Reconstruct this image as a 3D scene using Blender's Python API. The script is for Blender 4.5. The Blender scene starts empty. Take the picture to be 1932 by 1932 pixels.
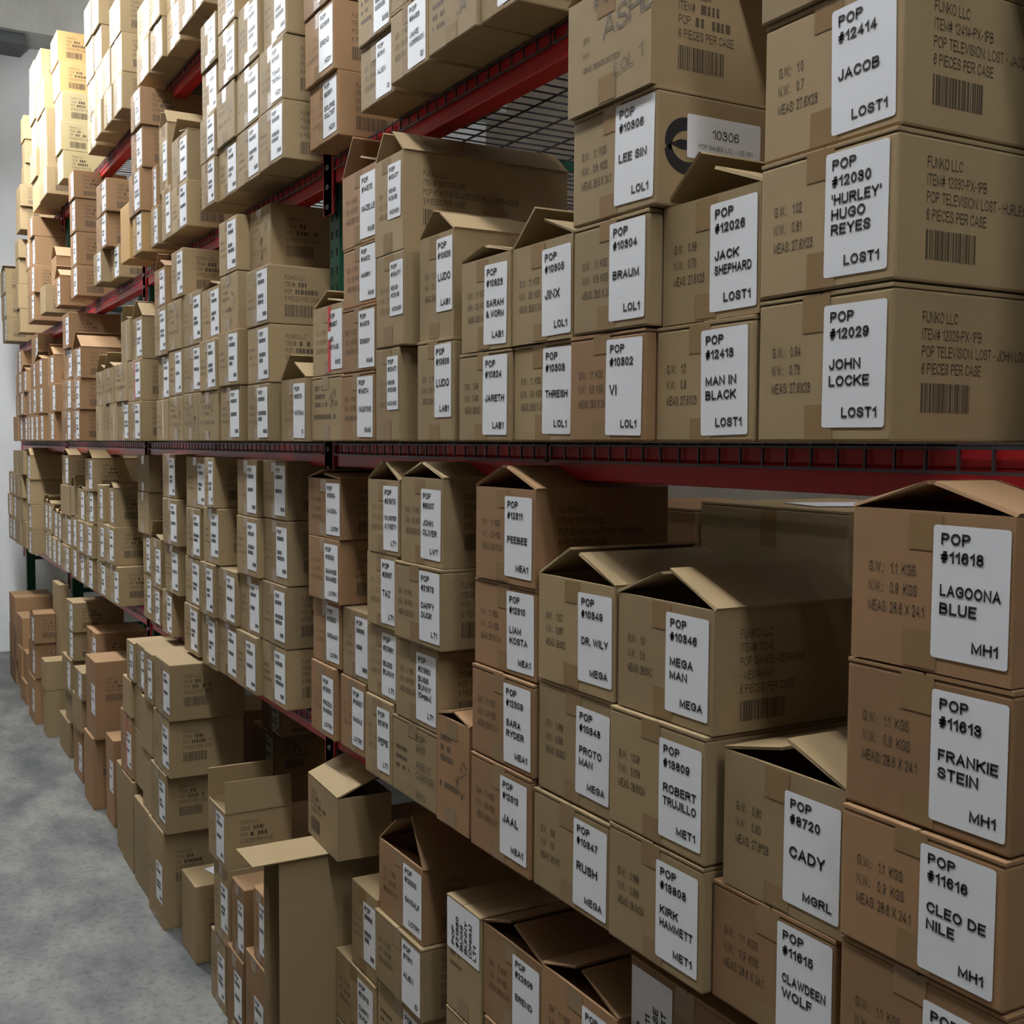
import bpy, bmesh, math, random
from mathutils import Vector, Matrix
random.seed(7)
scene = bpy.context.scene
COLL = scene.collection
# ------------------------------------------------------------------ camera
CAM_H = 1.864
YAW = math.radians(29.6); PITCH = math.atan(127 / 2158); ROLL = 0.006
F0 = Vector((math.sin(YAW), math.cos(YAW), 0)); R0 = Vector((math.cos(YAW), -math.sin(YAW), 0)); U0 = Vector((0, 0, 1))
FW = F0 * math.cos(PITCH) - U0 * math.sin(PITCH); UP = U0 * math.cos(PITCH) + F0 * math.sin(PITCH)
RR = R0 * math.cos(ROLL) + UP * math.sin(ROLL); UU = UP * math.cos(ROLL) - R0 * math.sin(ROLL)
cd = bpy.data.cameras.new('camera'); cam = bpy.data.objects.new('camera', cd); COLL.objects.link(cam)
cam.matrix_world = Matrix(((RR.x, UU.x, -FW.x, 0), (RR.y, UU.y, -FW.y, 0), (RR.z, UU.z, -FW.z, CAM_H), (0, 0, 0, 1)))
cd.sensor_width = 36; cd.lens = 36 * 2158 / 1932; cd.clip_start = 0.05; cd.clip_end = 100
scene.camera = cam
# ------------------------------------------------------------------ world, lamps, exposure
world = bpy.data.worlds.new('world'); scene.world = world; world.use_nodes = True
world.node_tree.nodes['Background'].inputs[0].default_value = (0.9, 0.95, 1.0, 1)
world.node_tree.nodes['Background'].inputs[1].default_value = 0.003
def strip_light(x, y, z, length, power, label, color=(0.95, 0.975, 1.0)):
    """a bare twin-tube ceiling fixture: the tubes themselves give the light"""
    e = bpy.data.objects.new('ceiling_light', None); COLL.objects.link(e); e.location = (x, y, z)
    e['label'] = label; e['category'] = 'ceiling light'; e['group'] = 'tube lights over the aisles'
    m = bpy.data.materials.new('glowing_tube'); m.use_nodes = True; pb = m.node_tree.nodes['Principled BSDF']
    pb.inputs['Emission Color'].default_value = (*color, 1); pb.inputs['Emission Strength'].default_value = power * 1.28; pb.inputs['Base Color'].default_value = (.8, .8, .8, 1)
    hm = bpy.data.materials.new('white_enamel'); hm.use_nodes = True; hm.node_tree.nodes['Principled BSDF'].inputs['Base Color'].default_value = (.7, .7, .7, 1)
    def put(name, bm, mat):
        me = bpy.data.meshes.new(name); bm.to_mesh(me); bm.free(); me.materials.append(mat)
        o = bpy.data.objects.new(name, me); COLL.objects.link(o); o.parent = e
    for sx in (-.05, .05):
        bm = bmesh.new(); bmesh.ops.create_cone(bm, segments=10, radius1=.025, radius2=.025, depth=length, cap_ends=True, matrix=Matrix.Translation((sx, 0, 0)) @ Matrix.Rotation(math.pi / 2, 4, 'X'))
        put('tube', bm, m)
    bm = bmesh.new(); bmesh.ops.create_cube(bm, size=1.0, matrix=Matrix.Translation((0, 0, .065)) @ Matrix.Diagonal((.05, length + .06, .05, 1))); put('housing', bm, hm)
    for sy in (-1, 1):
        bm = bmesh.new(); bmesh.ops.create_cube(bm, size=1.0, matrix=Matrix.Translation((0, sy * (length / 2 + .016), .01)) @ Matrix.Diagonal((.16, .03, .09, 1))); put('lamp_holder', bm, hm)
        bm = bmesh.new(); bmesh.ops.create_cube(bm, size=1.0, matrix=Matrix.Translation((0, sy * length * .35, .09 + (5.85 - z - .09) / 2)) @ Matrix.Diagonal((.008, .008, 5.85 - z - .09, 1))); put('hanger', bm, hm)
for yy, pw, nm in ((-1.4, 52, 'nearest'), (1.6, 56, 'second'), (4.6, 64, 'third'), (7.6, 150, 'farthest')):
    strip_light(0.45, yy, 4.40, 2.4, pw, 'bare twin tube light hanging over the aisle, ' + nm + ' of the row')
strip_light(4.2, 2.5, 4.40, 4.8, 2, 'long bare twin tube light over the next aisle')
scene.view_settings.view_transform = 'Standard'; scene.view_settings.look = 'None'
scene.view_settings.gamma = 1.0; scene.view_settings.use_curve_mapping = False
scene.view_settings.exposure = 0.0
# ------------------------------------------------------------------ materials
def new_mat(name):
    m = bpy.data.materials.new(name); m.use_nodes = True
    return m, m.node_tree.nodes, m.node_tree.links, m.node_tree.nodes['Principled BSDF']
def plain(name, col, rough=0.6, metal=0.0, spec=0.4):
    m, n, l, b = new_mat(name)
    b.inputs['Base Color'].default_value = (*col, 1); b.inputs['Roughness'].default_value = rough
    b.inputs['Metallic'].default_value = metal; b.inputs['Specular IOR Level'].default_value = spec
    return m
def board(name, col, var=0.10):
    m, n, l, b = new_mat(name)
    tc = n.new('ShaderNodeTexCoord'); oi = n.new('ShaderNodeObjectInfo')
    ns = n.new('ShaderNodeTexNoise'); ns.inputs['Scale'].default_value = 9; ns.inputs['Detail'].default_value = 5
    l.new(tc.outputs['Object'], ns.inputs['Vector'])
    fib = n.new('ShaderNodeTexNoise'); fib.inputs['Scale'].default_value = 420; fib.inputs['Detail'].default_value = 2
    l.new(tc.outputs['Object'], fib.inputs['Vector'])
    mx = n.new('ShaderNodeMix'); mx.data_type = 'RGBA'
    mx.inputs[6].default_value = (*[c * (1 - var) for c in col], 1); mx.inputs[7].default_value = (*[min(1, c * (1 + var)) for c in col], 1)
    l.new(ns.outputs['Fac'], mx.inputs[0])
    hs = n.new('ShaderNodeHueSaturation'); l.new(mx.outputs[2], hs.inputs['Color'])
    mr = n.new('ShaderNodeMapRange'); mr.inputs['To Min'].default_value = 0.86; mr.inputs['To Max'].default_value = 1.12
    l.new(oi.outputs['Random'], mr.inputs['Value']); l.new(mr.outputs[0], hs.inputs['Value'])
    m2 = n.new('ShaderNodeMix'); m2.data_type = 'RGBA'; m2.blend_type = 'MULTIPLY'; m2.inputs[0].default_value = 0.25
    l.new(hs.outputs['Color'], m2.inputs[6]); l.new(fib.outputs['Color'], m2.inputs[7])
    l.new(m2.outputs[2], b.inputs['Base Color'])
    b.inputs['Roughness'].default_value = 0.72; b.inputs['Specular IOR Level'].default_value = 0.25
    wv = n.new('ShaderNodeTexWave'); wv.inputs['Scale'].default_value = 40; wv.bands_direction = 'DIAGONAL'
    l.new(tc.outputs['Object'], wv.inputs['Vector'])
    bp = n.new('ShaderNodeBump'); bp.inputs['Strength'].default_value = 0.12; bp.inputs['Distance'].default_value = 0.004
    l.new(ns.outputs['Fac'], bp.inputs['Height']); l.new(bp.outputs[0], b.inputs['Normal'])
    return m
BOARD = {'t': board('tan_cardboard', (0.365, 0.264, 0.140)), 'b': board('brown_cardboard', (0.34, 0.200, 0.100)),
         'o': board('orange_cardboard', (0.52, 0.32, 0.13)), 'y': board('pale_yellow_cardboard', (0.52, 0.43, 0.23))}
M_STICK = plain('white_sticker_paper', (0.80, 0.82, 0.86), 0.45)
M_INK = plain('black_label_ink', (0.018, 0.018, 0.02), 0.5)
M_FAINT = plain('worn_grey_ink', (0.12, 0.12, 0.125), 0.6)
M_PRINT = plain('brown_black_carton_print', (0.085, 0.060, 0.036), 0.7)
M_BLOT = plain('faded_carton_print', (0.19, 0.13, 0.072), 0.7)
M_MARK = plain('black_marker_pen', (0.03, 0.025, 0.02), 0.5)
M_TAPE = plain('brown_packing_tape', (0.26, 0.165, 0.075), 0.22, spec=0.6)
M_CLEAR = plain('shiny_clear_tape', (0.62, 0.50, 0.34), 0.15, spec=0.7)
M_REDT = plain('red_tape', (0.55, 0.02, 0.025), 0.3)
M_RED = plain('red_rack_paint', (0.42, 0.012, 0.018), 0.35)
M_GREEN = plain('green_rack_paint', (0.008, 0.075, 0.042), 0.4)
M_WIRE = plain('galvanised_wire', (0.10, 0.10, 0.12), 0.4, 0.7)
M_SLOT = plain('dark_slot', (0.005, 0.006, 0.006), 0.9)
M_STEEL = plain('grey_steel', (0.30, 0.31, 0.32), 0.45, 0.5)
def concrete(name, c0, c1, scale, rough, specks=1.0):
    m, n, l, b = new_mat(name)
    tc = n.new('ShaderNodeTexCoord')
    a = n.new('ShaderNodeTexNoise'); a.inputs['Scale'].default_value = scale; a.inputs['Detail'].default_value = 8; a.inputs['Roughness'].default_value = 0.62
    mp = n.new('ShaderNodeMapping'); mp.inputs['Scale'].default_value = (1.6, 0.8, 1)
    l.new(tc.outputs['Object'], mp.inputs['Vector']); l.new(mp.outputs[0], a.inputs['Vector'])
    r = n.new('ShaderNodeValToRGB'); r.color_ramp.elements[0].position = 0.36; r.color_ramp.elements[1].position = 0.62
    r.color_ramp.elements[0].color = (*c0, 1); r.color_ramp.elements[1].color = (*c1, 1)
    l.new(a.outputs['Fac'], r.inputs[0])
    s = n.new('ShaderNodeTexNoise'); s.inputs['Scale'].default_value = 38; s.inputs['Detail'].default_value = 4
    l.new(tc.outputs['Object'], s.inputs['Vector'])
    r2 = n.new('ShaderNodeValToRGB'); r2.color_ramp.elements[0].position = 0.36; r2.color_ramp.elements[1].position = 0.47
    r2.color_ramp.elements[0].color = (0.66, 0.68, 0.72, 1); r2.color_ramp.elements[1].color = (1, 1, 1, 1)
    l.new(s.outputs['Fac'], r2.inputs[0])
    mx = n.new('ShaderNodeMix'); mx.data_type = 'RGBA'; mx.blend_type = 'MULTIPLY'; mx.inputs[0].default_value = specks
    l.new(r.outputs[0], mx.inputs[6]); l.new(r2.outputs[0], mx.inputs[7]); l.new(mx.outputs[2], b.inputs['Base Color'])
    b.inputs['Roughness'].default_value = rough
    bp = n.new('ShaderNodeBump'); bp.inputs['Strength'].default_value = 0.1; bp.inputs['Distance'].default_value = 0.01
    l.new(a.outputs['Fac'], bp.inputs['Height']); l.new(bp.outputs[0], b.inputs['Normal'])
    return m
M_FLOOR = concrete('worn_concrete_floor', (0.062, 0.067, 0.072), (0.185, 0.185, 0.165), 2.6, 0.55)
M_WALL = concrete('white_painted_wall', (0.74, 0.76, 0.78), (0.80, 0.81, 0.82), 1.2, 0.8, 0.0)
M_CEIL = concrete('grey_concrete_ceiling', (0.44, 0.44, 0.40), (0.52, 0.52, 0.48), 2.0, 0.9, 0.15)
M_RACK_STAND_IN = concrete('rack_stand_in_brown', (0.13, 0.11, 0.085), (0.17, 0.14, 0.11), 1.0, 0.85, 0.0)  # dark brown standing in for racks of boxes, keeps bounced light low
M_DARKSTEEL = plain('dark_grey_steel', (0.10, 0.11, 0.11), 0.5, 0.3)
# ------------------------------------------------------------------ mesh helpers
def link(name, bm, mats, parent=None, loc=None, smooth=False):
    me = bpy.data.meshes.new(name); bm.to_mesh(me); bm.free()
    for m in (mats if isinstance(mats, (list, tuple)) else [mats]): me.materials.append(m)
    if smooth:
        for p in me.polygons: p.use_smooth = True
    o = bpy.data.objects.new(name, me); COLL.objects.link(o)
    if parent: o.parent = parent
    if loc: o.location = loc
    return o
def mesh_obj(name, verts, faces, mat, parent=None):
    me = bpy.data.meshes.new(name); me.from_pydata(verts, [], faces); me.materials.append(mat)
    o = bpy.data.objects.new(name, me); COLL.objects.link(o)
    if parent: o.parent = parent
    return o
def empty(name, loc, label, cat, group=None):
    o = bpy.data.objects.new(name, None); COLL.objects.link(o); o.location = loc
    return tag(o, label, cat, group)
def tag(o, label, cat, group=None):
    o['label'] = label; o['category'] = cat
    if group: o['group'] = group
    return o
def struct(o):
    o['kind'] = 'structure'; return o
def add_box(bm, x0, x1, y0, y1, z0, z1, mat=None, bev=0.0, jit=0.0):
    v = [bm.verts.new((x, y, z)) for x in (x0, x1) for y in (y0, y1) for z in (z0, z1)]
    q = [(0, 1, 3, 2), (4, 6, 7, 5), (0, 4, 5, 1), (2, 3, 7, 6), (0, 2, 6, 4), (1, 5, 7, 3)]
    fs = [bm.faces.new([v[i] for i in f]) for f in q]
    if jit:
        for w in v: w.co += Vector((random.uniform(-jit, jit), random.uniform(-jit, jit) * .5, 0))
    if bev:
        es = list({e for f in fs for e in f.edges})
        bmesh.ops.bevel(bm, geom=es, offset=bev, segments=2, affect='EDGES', profile=0.6)
    return fs
def add_bar(bm, a, b, r, n=6):
    a = Vector(a); b = Vector(b); d = (b - a).normalized()
    u = d.orthogonal().normalized(); w = d.cross(u)
    r0 = []; r1 = []
    for k in range(n):
        t = 2 * math.pi * k / n; off = (u * math.cos(t) + w * math.sin(t)) * r
        r0.append(bm.verts.new(a + off)); r1.append(bm.verts.new(b + off))
    for k in range(n): bm.faces.new((r0[k], r0[(k + 1) % n], r1[(k + 1) % n], r1[k]))
    bm.faces.new(r0[::-1]); bm.faces.new(r1)
# ------------------------------------------------------------------ lettering: sans-serif capitals drawn as strokes, laid out as flat meshes
def _ell(n=16): return [(.5 + .5 * math.cos(2 * math.pi * k / n), .5 + .5 * math.sin(2 * math.pi * k / n)) for k in range(n + 1)]
_C = [(1, .74), (.86, .92), (.55, 1), (.22, .9), (.03, .68), (0, .5), (.03, .32), (.22, .1), (.55, 0), (.86, .08), (1, .26)]
_P = [(0, 0), (0, 1), (.6, 1), (.87, .95), (1, .77), (.87, .56), (.6, .5), (0, .5)]
_6 = [(.95, .78), (.8, .95), (.52, 1), (.2, .92), (.02, .6), (0, .35), (.15, .06), (.5, 0), (.85, .07), (1, .3), (.85, .53), (.52, .6), (.18, .53), (.02, .36)]
FONT = {
 'A': (.95, [[(0, 0), (.5, 1), (1, 0)], [(.22, .32), (.78, .32)]]),
 'B': (.88, [[(0, 0), (0, 1), (.55, 1), (.82, .95), (.9, .77), (.82, .58), (.55, .53), (0, .53)], [(.5, .53), (.88, .46), (1, .27), (.88, .06), (.55, 0), (0, 0)]]),
 'C': (.92, [_C]), 'D': (.92, [[(0, 0), (0, 1), (.45, 1), (.8, .9), (1, .62), (1, .38), (.8, .1), (.45, 0), (0, 0)]]),
 'E': (.80, [[(1, 1), (0, 1), (0, 0), (1, 0)], [(0, .52), (.88, .52)]]), 'F': (.76, [[(1, 1), (0, 1), (0, 0)], [(0, .50), (.82, .50)]]),
 'G': (.97, [_C + [(1, .47), (.58, .47)]]), 'H': (.90, [[(0, 0), (0, 1)], [(1, 0), (1, 1)], [(0, .53), (1, .53)]]), 'I': (.20, [[(.5, 0), (.5, 1)]]),
 'J': (.68, [[(1, 1), (1, .28), (.85, .06), (.5, 0), (.15, .06), (0, .3)]]), 'K': (.93, [[(0, 0), (0, 1)], [(1, 1), (0, .36)], [(.36, .58), (1, 0)]]),
 'L': (.76, [[(0, 1), (0, 0), (1, 0)]]), 'M': (1.06, [[(0, 0), (0, 1), (.5, .08), (1, 1), (1, 0)]]), 'N': (.90, [[(0, 0), (0, 1), (1, 0), (1, 1)]]),
 'O': (1.0, [_ell()]), 'P': (.84, [_P]), 'Q': (1.0, [_ell(), [(.6, .25), (1, -.05)]]), 'R': (.93, [_P, [(.5, .5), (1, 0)]]),
 'S': (.86, [[(.97, .74), (.82, .94), (.5, 1), (.17, .94), (.04, .75), (.17, .58), (.5, .51), (.84, .42), (1, .25), (.84, .06), (.5, 0), (.15, .06), (0, .27)]]),
 'T': (.84, [[(0, 1), (1, 1)], [(.5, 1), (.5, 0)]]), 'U': (.90, [[(0, 1), (0, .3), (.13, .07), (.5, 0), (.87, .07), (1, .3), (1, 1)]]),
 'V': (.92, [[(0, 1), (.5, 0), (1, 1)]]), 'W': (1.30, [[(0, 1), (.25, 0), (.5, .95), (.75, 0), (1, 1)]]), 'X': (.92, [[(0, 0), (1, 1)], [(0, 1), (1, 0)]]),
 'Y': (.90, [[(0, 1), (.5, .45), (1, 1)], [(.5, .45), (.5, 0)]]), 'Z': (.82, [[(0, 1), (1, 1), (0, 0), (1, 0)]]),
 '0': (.72, [_ell()]), '1': (.48, [[(0, .72), (.5, .82), (1, 1), (1, 0)]]), '2': (.72, [[(.02, .72), (.15, .93), (.5, 1), (.85, .93), (.97, .73), (.85, .52), (.4, .25), (0, 0), (1, 0)]]),
 '3': (.72, [[(.02, .76), (.2, .96), (.5, 1), (.82, .94), (.93, .75), (.8, .57), (.4, .53)], [(.4, .53), (.85, .46), (1, .27), (.85, .06), (.5, 0), (.15, .05), (0, .25)]]),
 '4': (.76, [[(.75, 0), (.75, 1), (0, .28), (1, .28)]]), '5': (.72, [[(.93, 1), (.2, 1), (.08, .48), (.3, .61), (.55, .64), (.87, .55), (1, .33), (.85, .08), (.5, 0), (.15, .05), (0, .22)]]),
 '6': (.72, [_6]), '7': (.72, [[(0, 1), (1, 1), (.55, .52), (.32, 0)]]),
 '8': (.72, [[(.5, .53), (.16, .6), (.06, .77), (.18, .94), (.5, 1), (.82, .94), (.94, .77), (.84, .6), (.5, .53), (.12, .45), (0, .26), (.14, .06), (.5, 0), (.86, .06), (1, .26), (.88, .45), (.5, .53)]]),
 '9': (.72, [[(1 - x, 1 - y) for x, y in _6]]),
 '#': (.74, [[(.22, 0), (.42, 1)], [(.60, 0), (.80, 1)], [(.0, .66), (1, .66)], [(0, .33), (.97, .33)]]), '.': (.22, [[(.5, .0), (.5, .03)]]), ':': (.22, [[(.5, .08), (.5, .1)], [(.5, .6), (.5, .62)]]),
 "'": (.20, [[(.5, 1), (.5, .75)]]), '"': (.40, [[(0, 1), (0, .75)], [(1, 1), (1, .75)]]), '-': (.40, [[(0, .42), (1, .42)]]), '(': (.32, [[(1, 1.1), (.2, .8), (0, .45), (.2, .1), (1, -.2)]]),
 ')': (.32, [[(0, 1.1), (.8, .8), (1, .45), (.8, .1), (0, -.2)]]), '*': (.4, [[(.5, 1), (.5, .5)], [(0, .85), (1, .65)], [(0, .65), (1, .85)]]),
 '&': (.95, [[(1, .0), (.25, .72), (.22, .9), (.45, 1), (.66, .9), (.62, .72), (.12, .42), (0, .22), (.15, .05), (.4, 0), (.7, .1), (.95, .45)]]), ' ': (.34, [])}
GL = {}
def glyph(ch, s):
    """stroke thickness s is relative to the cap height"""
    k = (ch, s)
    if k in GL: return GL[k]
    sc = 1.0; c = ch
    if ch not in FONT and ch.upper() in FONT: c = ch.upper(); sc = .78
    w, pls = FONT[c]; w *= sc; h = s / 2; vs = []; fs = []
    for pl in pls:
        pts = [(h + u * max(w - s, 0.0), h + v * (sc - s)) for u, v in pl]
        closed = len(pts) > 3 and abs(pts[0][0] - pts[-1][0]) + abs(pts[0][1] - pts[-1][1]) < 1e-6
        n = len(pts); dirs = []
        for a, b in zip(pts, pts[1:]):
            L = math.hypot(b[0] - a[0], b[1] - a[1]) or 1e-9; dirs.append(((b[0] - a[0]) / L, (b[1] - a[1]) / L))
        if not closed:
            pts[0] = (pts[0][0] - dirs[0][0] * h, pts[0][1] - dirs[0][1] * h); pts[-1] = (pts[-1][0] + dirs[-1][0] * h, pts[-1][1] + dirs[-1][1] * h)
        base = len(vs)
        for i in range(n):
            d0 = dirs[i - 1] if i > 0 else (dirs[-1] if closed else dirs[0]); d1 = dirs[i] if i < n - 1 else (dirs[0] if closed else dirs[-1])
            nx, ny = -(d0[1] + d1[1]), d0[0] + d1[0]; L = math.hypot(nx, ny)
            if L < .2: nx, ny, m = -d0[1], d0[0], 1.0
            else:
                nx /= L; ny /= L; m = min(1.0 / max(.3, nx * -d0[1] + ny * d0[0]), 1.9)
            vs.append((pts[i][0] + nx * h * m, pts[i][1] + ny * h * m)); vs.append((pts[i][0] - nx * h * m, pts[i][1] - ny * h * m))
        for i in range(n - 1): fs.append((base + 2 * i, base + 2 * i + 1, base + 2 * i + 3, base + 2 * i + 2))
    GL[k] = (vs, fs, w + .13 * sc); return GL[k]
CAP = 1.0
class Ink:
    """flat shapes collected in (u, v) coordinates, then mapped on to a face"""
    def __init__(s): s.v = []; s.f = []
    def text(s, t, u, v, cap, sx=1.0, bold=0.205, maxw=None, align='l', shear=0.0, rot=0.0, track=0.0):
        k = cap / CAP
        adv = [glyph(c, bold)[2] + track for c in t]; w = sum(adv) * k * sx
        if maxw and w > maxw:
            sc = max(maxw / w, 0.0); sx *= max(sc, 0.72)
            if sc < 0.72: k *= sc / 0.72
            w = sum(adv) * k * sx
        x = 0.0 if align == 'l' else -w
        cr, sr = math.cos(rot), math.sin(rot)
        for c, a in zip(t, adv):
            vs, fs, _ = glyph(c, bold); b = len(s.v)
            for p in vs:
                px = x + (p[0] + shear * p[1]) * k * sx; py = p[1] * k
                s.v.append((u + px * cr - py * sr, v + px * sr + py * cr))
            s.f += [tuple(i + b for i in f) for f in fs]; x += a * k * sx
        return w
    def rect(s, u0, u1, v0, v1):
        b = len(s.v); s.v += [(u0, v0), (u1, v0), (u1, v1), (u0, v1)]; s.f.append((b, b + 1, b + 2, b + 3))
    def poly(s, pts):
        b = len(s.v); s.v += list(pts); s.f.append(tuple(range(b, b + len(pts))))
    def stroke(s, pts, w):
        for (a, b_), (c, d) in zip(pts, pts[1:]):
            dx, dy = c - a, d - b_; L = math.hypot(dx, dy) or 1; nx, ny = -dy / L * w / 2, dx / L * w / 2
            s.poly([(a + nx, b_ + ny), (a - nx, b_ - ny), (c - nx, d - ny), (c + nx, d + ny)])
    def out(s, name, frame, off, mat, parent):
        o, U, V, N = frame
        return mesh_obj(name, [tuple(o + U * p[0] + V * p[1] + N * off) for p in s.v], s.f, mat, parent)
def rrect(u0, u1, v0, v1, r):
    pts = []
    for cx, cy, a0 in ((u1 - r, v1 - r, 0), (u0 + r, v1 - r, 90), (u0 + r, v0 + r, 180), (u1 - r, v0 + r, 270)):
        for k in range(4): t = math.radians(a0 + 30 * k); pts.append((cx + r * math.cos(t), cy + r * math.sin(t)))
    return pts
X, Y, Z = Vector((1, 0, 0)), Vector((0, 1, 0)), Vector((0, 0, 1))
def barcode(ink, u0, u1, v0, v1, rng):
    u = u0
    while u < u1:
        w = rng.choice((.0011, .0016, .0026, .0036)) * (u1 - u0) / .085; ink.rect(u, min(u + w, u1), v0, v1); u += w + rng.choice((.0010, .0014, .0022)) * (u1 - u0) / .085
# ------------------------------------------------------------------ the setting
def slab(name, x0, x1, y0, y1, z0, z1, mat):
    bm = bmesh.new(); add_box(bm, x0, x1, y0, y1, z0, z1); return struct(link(name, bm, mat))
slab('floor', -2.4, 6.0, -3.0, 11.2, -0.1, 0.0, M_FLOOR)
slab('ceiling', -2.4, 6.0, -3.0, 11.2, 5.85, 5.95, M_CEIL)
slab('wall_far', -2.4, 6.0, 11.0, 11.2, 0.0, 5.85, M_WALL)
slab('wall_left_bounce', -2.4, -2.2, -3.0, 11.0, 0.0, 5.85, M_RACK_STAND_IN)  # unseen wall added for bounced light, where an opposite rack would stand
slab('wall_right_stand_in', 5.9, 6.0, -3.0, 11.0, 0.0, 5.85, M_RACK_STAND_IN)  # added dark backing, stands in for the boxes of the next aisle
slab('trim_1', -2.2, 5.9, 10.55, 10.999, 5.30, 5.849, M_CEIL)
slab('trim_2', -2.2, 1.28, 10.62, 10.999, 5.21, 5.298, M_DARKSTEEL)
# ------------------------------------------------------------------ pallet rack
DECK = {1: 1.057, 2: 1.870, 3: 2.665, 4: 3.382}
POSTS = [0.70, 3.118, 5.54, 7.96, 10.38]; PX = 1.185; REAR = 2.20
SH = {1: 'lower', 2: 'middle', 3: 'upper', 4: 'top'}
BAYN = ['nearest', 'second', 'third', 'far']
def post_bm(x0, ht):
    bm = bmesh.new(); w, d, t = 0.037, 0.066, 0.004
    add_box(bm, x0, x0 + t, -w, w, 0, ht); add_box(bm, x0 + t, x0 + d, -w, -w + t, 0, ht); add_box(bm, x0 + t, x0 + d, w - t, w, 0, ht)
    return bm
HT = [4.1, 4.1, 4.1, 4.1, 3.46]
PNAME = ['nearest, just right of the frame', 'second, between the nearest and second bays', 'third, between the second and third bays', 'fourth, between the third and far bays', 'last, at the far end by the white wall']
for i, s in enumerate(POSTS):
    fr = empty('upright_frame', (PX, s, 0), 'green steel rack upright frame, ' + PNAME[i], 'rack upright', 'rack upright frames')
    for x0 in (0.0, REAR - PX - 0.066):
        p = link('post', post_bm(x0, HT[i]), M_GREEN, fr)
        sl = Ink()
        for k in range(int((HT[i] - 0.14) / 0.0508)):
            z = 0.12 + k * 0.0508
            for u in (-0.019, 0.019): sl.poly([(u - .007, z + .012), (u + .007, z + .012), (u + .0045, z - .012), (u - .0045, z - .012)])
        if x0 == 0: sl.out('slot_row', (Vector((x0, 0, 0)), -Y, Z, -X), 0.0006, M_SLOT, p)
    for k in range(6):
        bm = bmesh.new(); z = 0.25 + k * 0.62
        add_box(bm, 0.066, REAR - PX - 0.066, -0.012, 0.012, z, z + 0.03); link('brace', bm, M_GREEN, fr)
    bm = bmesh.new(); add_box(bm, 0.0, 0.09, -0.045, 0.045, 0, 0.006); link('foot_plate', bm, M_GREEN, fr)
BH = 0.066
for lv in (1, 2, 3, 4):
    for b in range(4):
        y0, y1 = POSTS[b] + 0.04, POSTS[b + 1] - 0.04; zt = DECK[lv] - 0.006
        for side in (0, 1):
            bx = PX - 0.012 if side == 0 else REAR - 0.045
            root = empty('shelf_beam', (bx, (y0 + y1) / 2, zt - BH), 'red steel %s beam under the %s shelf, %s bay' % (('front', 'rear')[side], SH[lv], BAYN[b]), 'shelf beam', 'red rack beams')
            bm = bmesh.new(); h = (y1 - y0) / 2
            add_box(bm, 0, 0.05, -h, h, 0, BH * .62, bev=0.004); add_box(bm, 0, 0.024, -h, h, BH * .62, BH, bev=0.003)
            link('beam_bar', bm, M_RED, root)
            for sg in (-1, 1):
                bm = bmesh.new()
                add_box(bm, -0.008, -0.001, sg * (h + .038) - .036, sg * (h + .038) + .036, -0.085, BH + .03, bev=0.002)
                ep = link('end_plate', bm, M_RED, root)
                if side == 0:
                    bm = bmesh.new()
                    for k in range(3): add_bar(bm, (-0.012, sg * (h + .038), -0.06 + k * .055), (-0.008, sg * (h + .038), -0.06 + k * .055), .007, 8)
                    link('rivets', bm, M_STEEL, ep)
        # wire decking with its front edge hooked over the beam
        for half in (0, 1):
            ya = y0 + half * (y1 - y0) / 2 + 0.008; yb = y0 + (half + 1) * (y1 - y0) / 2 - 0.008
            bm = bmesh.new(); xf = PX - 0.018; zt2 = DECK[lv] - 0.003
            n = int((yb - ya) / 0.05)
            for k in range(n + 1):
                y = ya + (yb - ya) * k / n
                add_bar(bm, (xf, y, zt2), (REAR - .004, y, zt2), .0024, 4); add_bar(bm, (xf, y, zt2), (xf, y, zt2 - .034), .0024, 4)
            for k in range(10):
                x = xf + (REAR - xf - .01) * k / 9; add_bar(bm, (x, ya, zt2 - .004), (x, yb, zt2 - .004), .0026, 4)
            add_bar(bm, (xf - .002, ya, zt2 - .034), (xf - .002, yb, zt2 - .034), .0028, 4)
            o = link('wire_deck', bm, M_WIRE)
            tag(o, 'grey wire mesh deck of the %s shelf, %s half of the %s bay' % (SH[lv], ('near', 'far')[half], BAYN[b]), 'wire deck', 'wire mesh decks')
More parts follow.
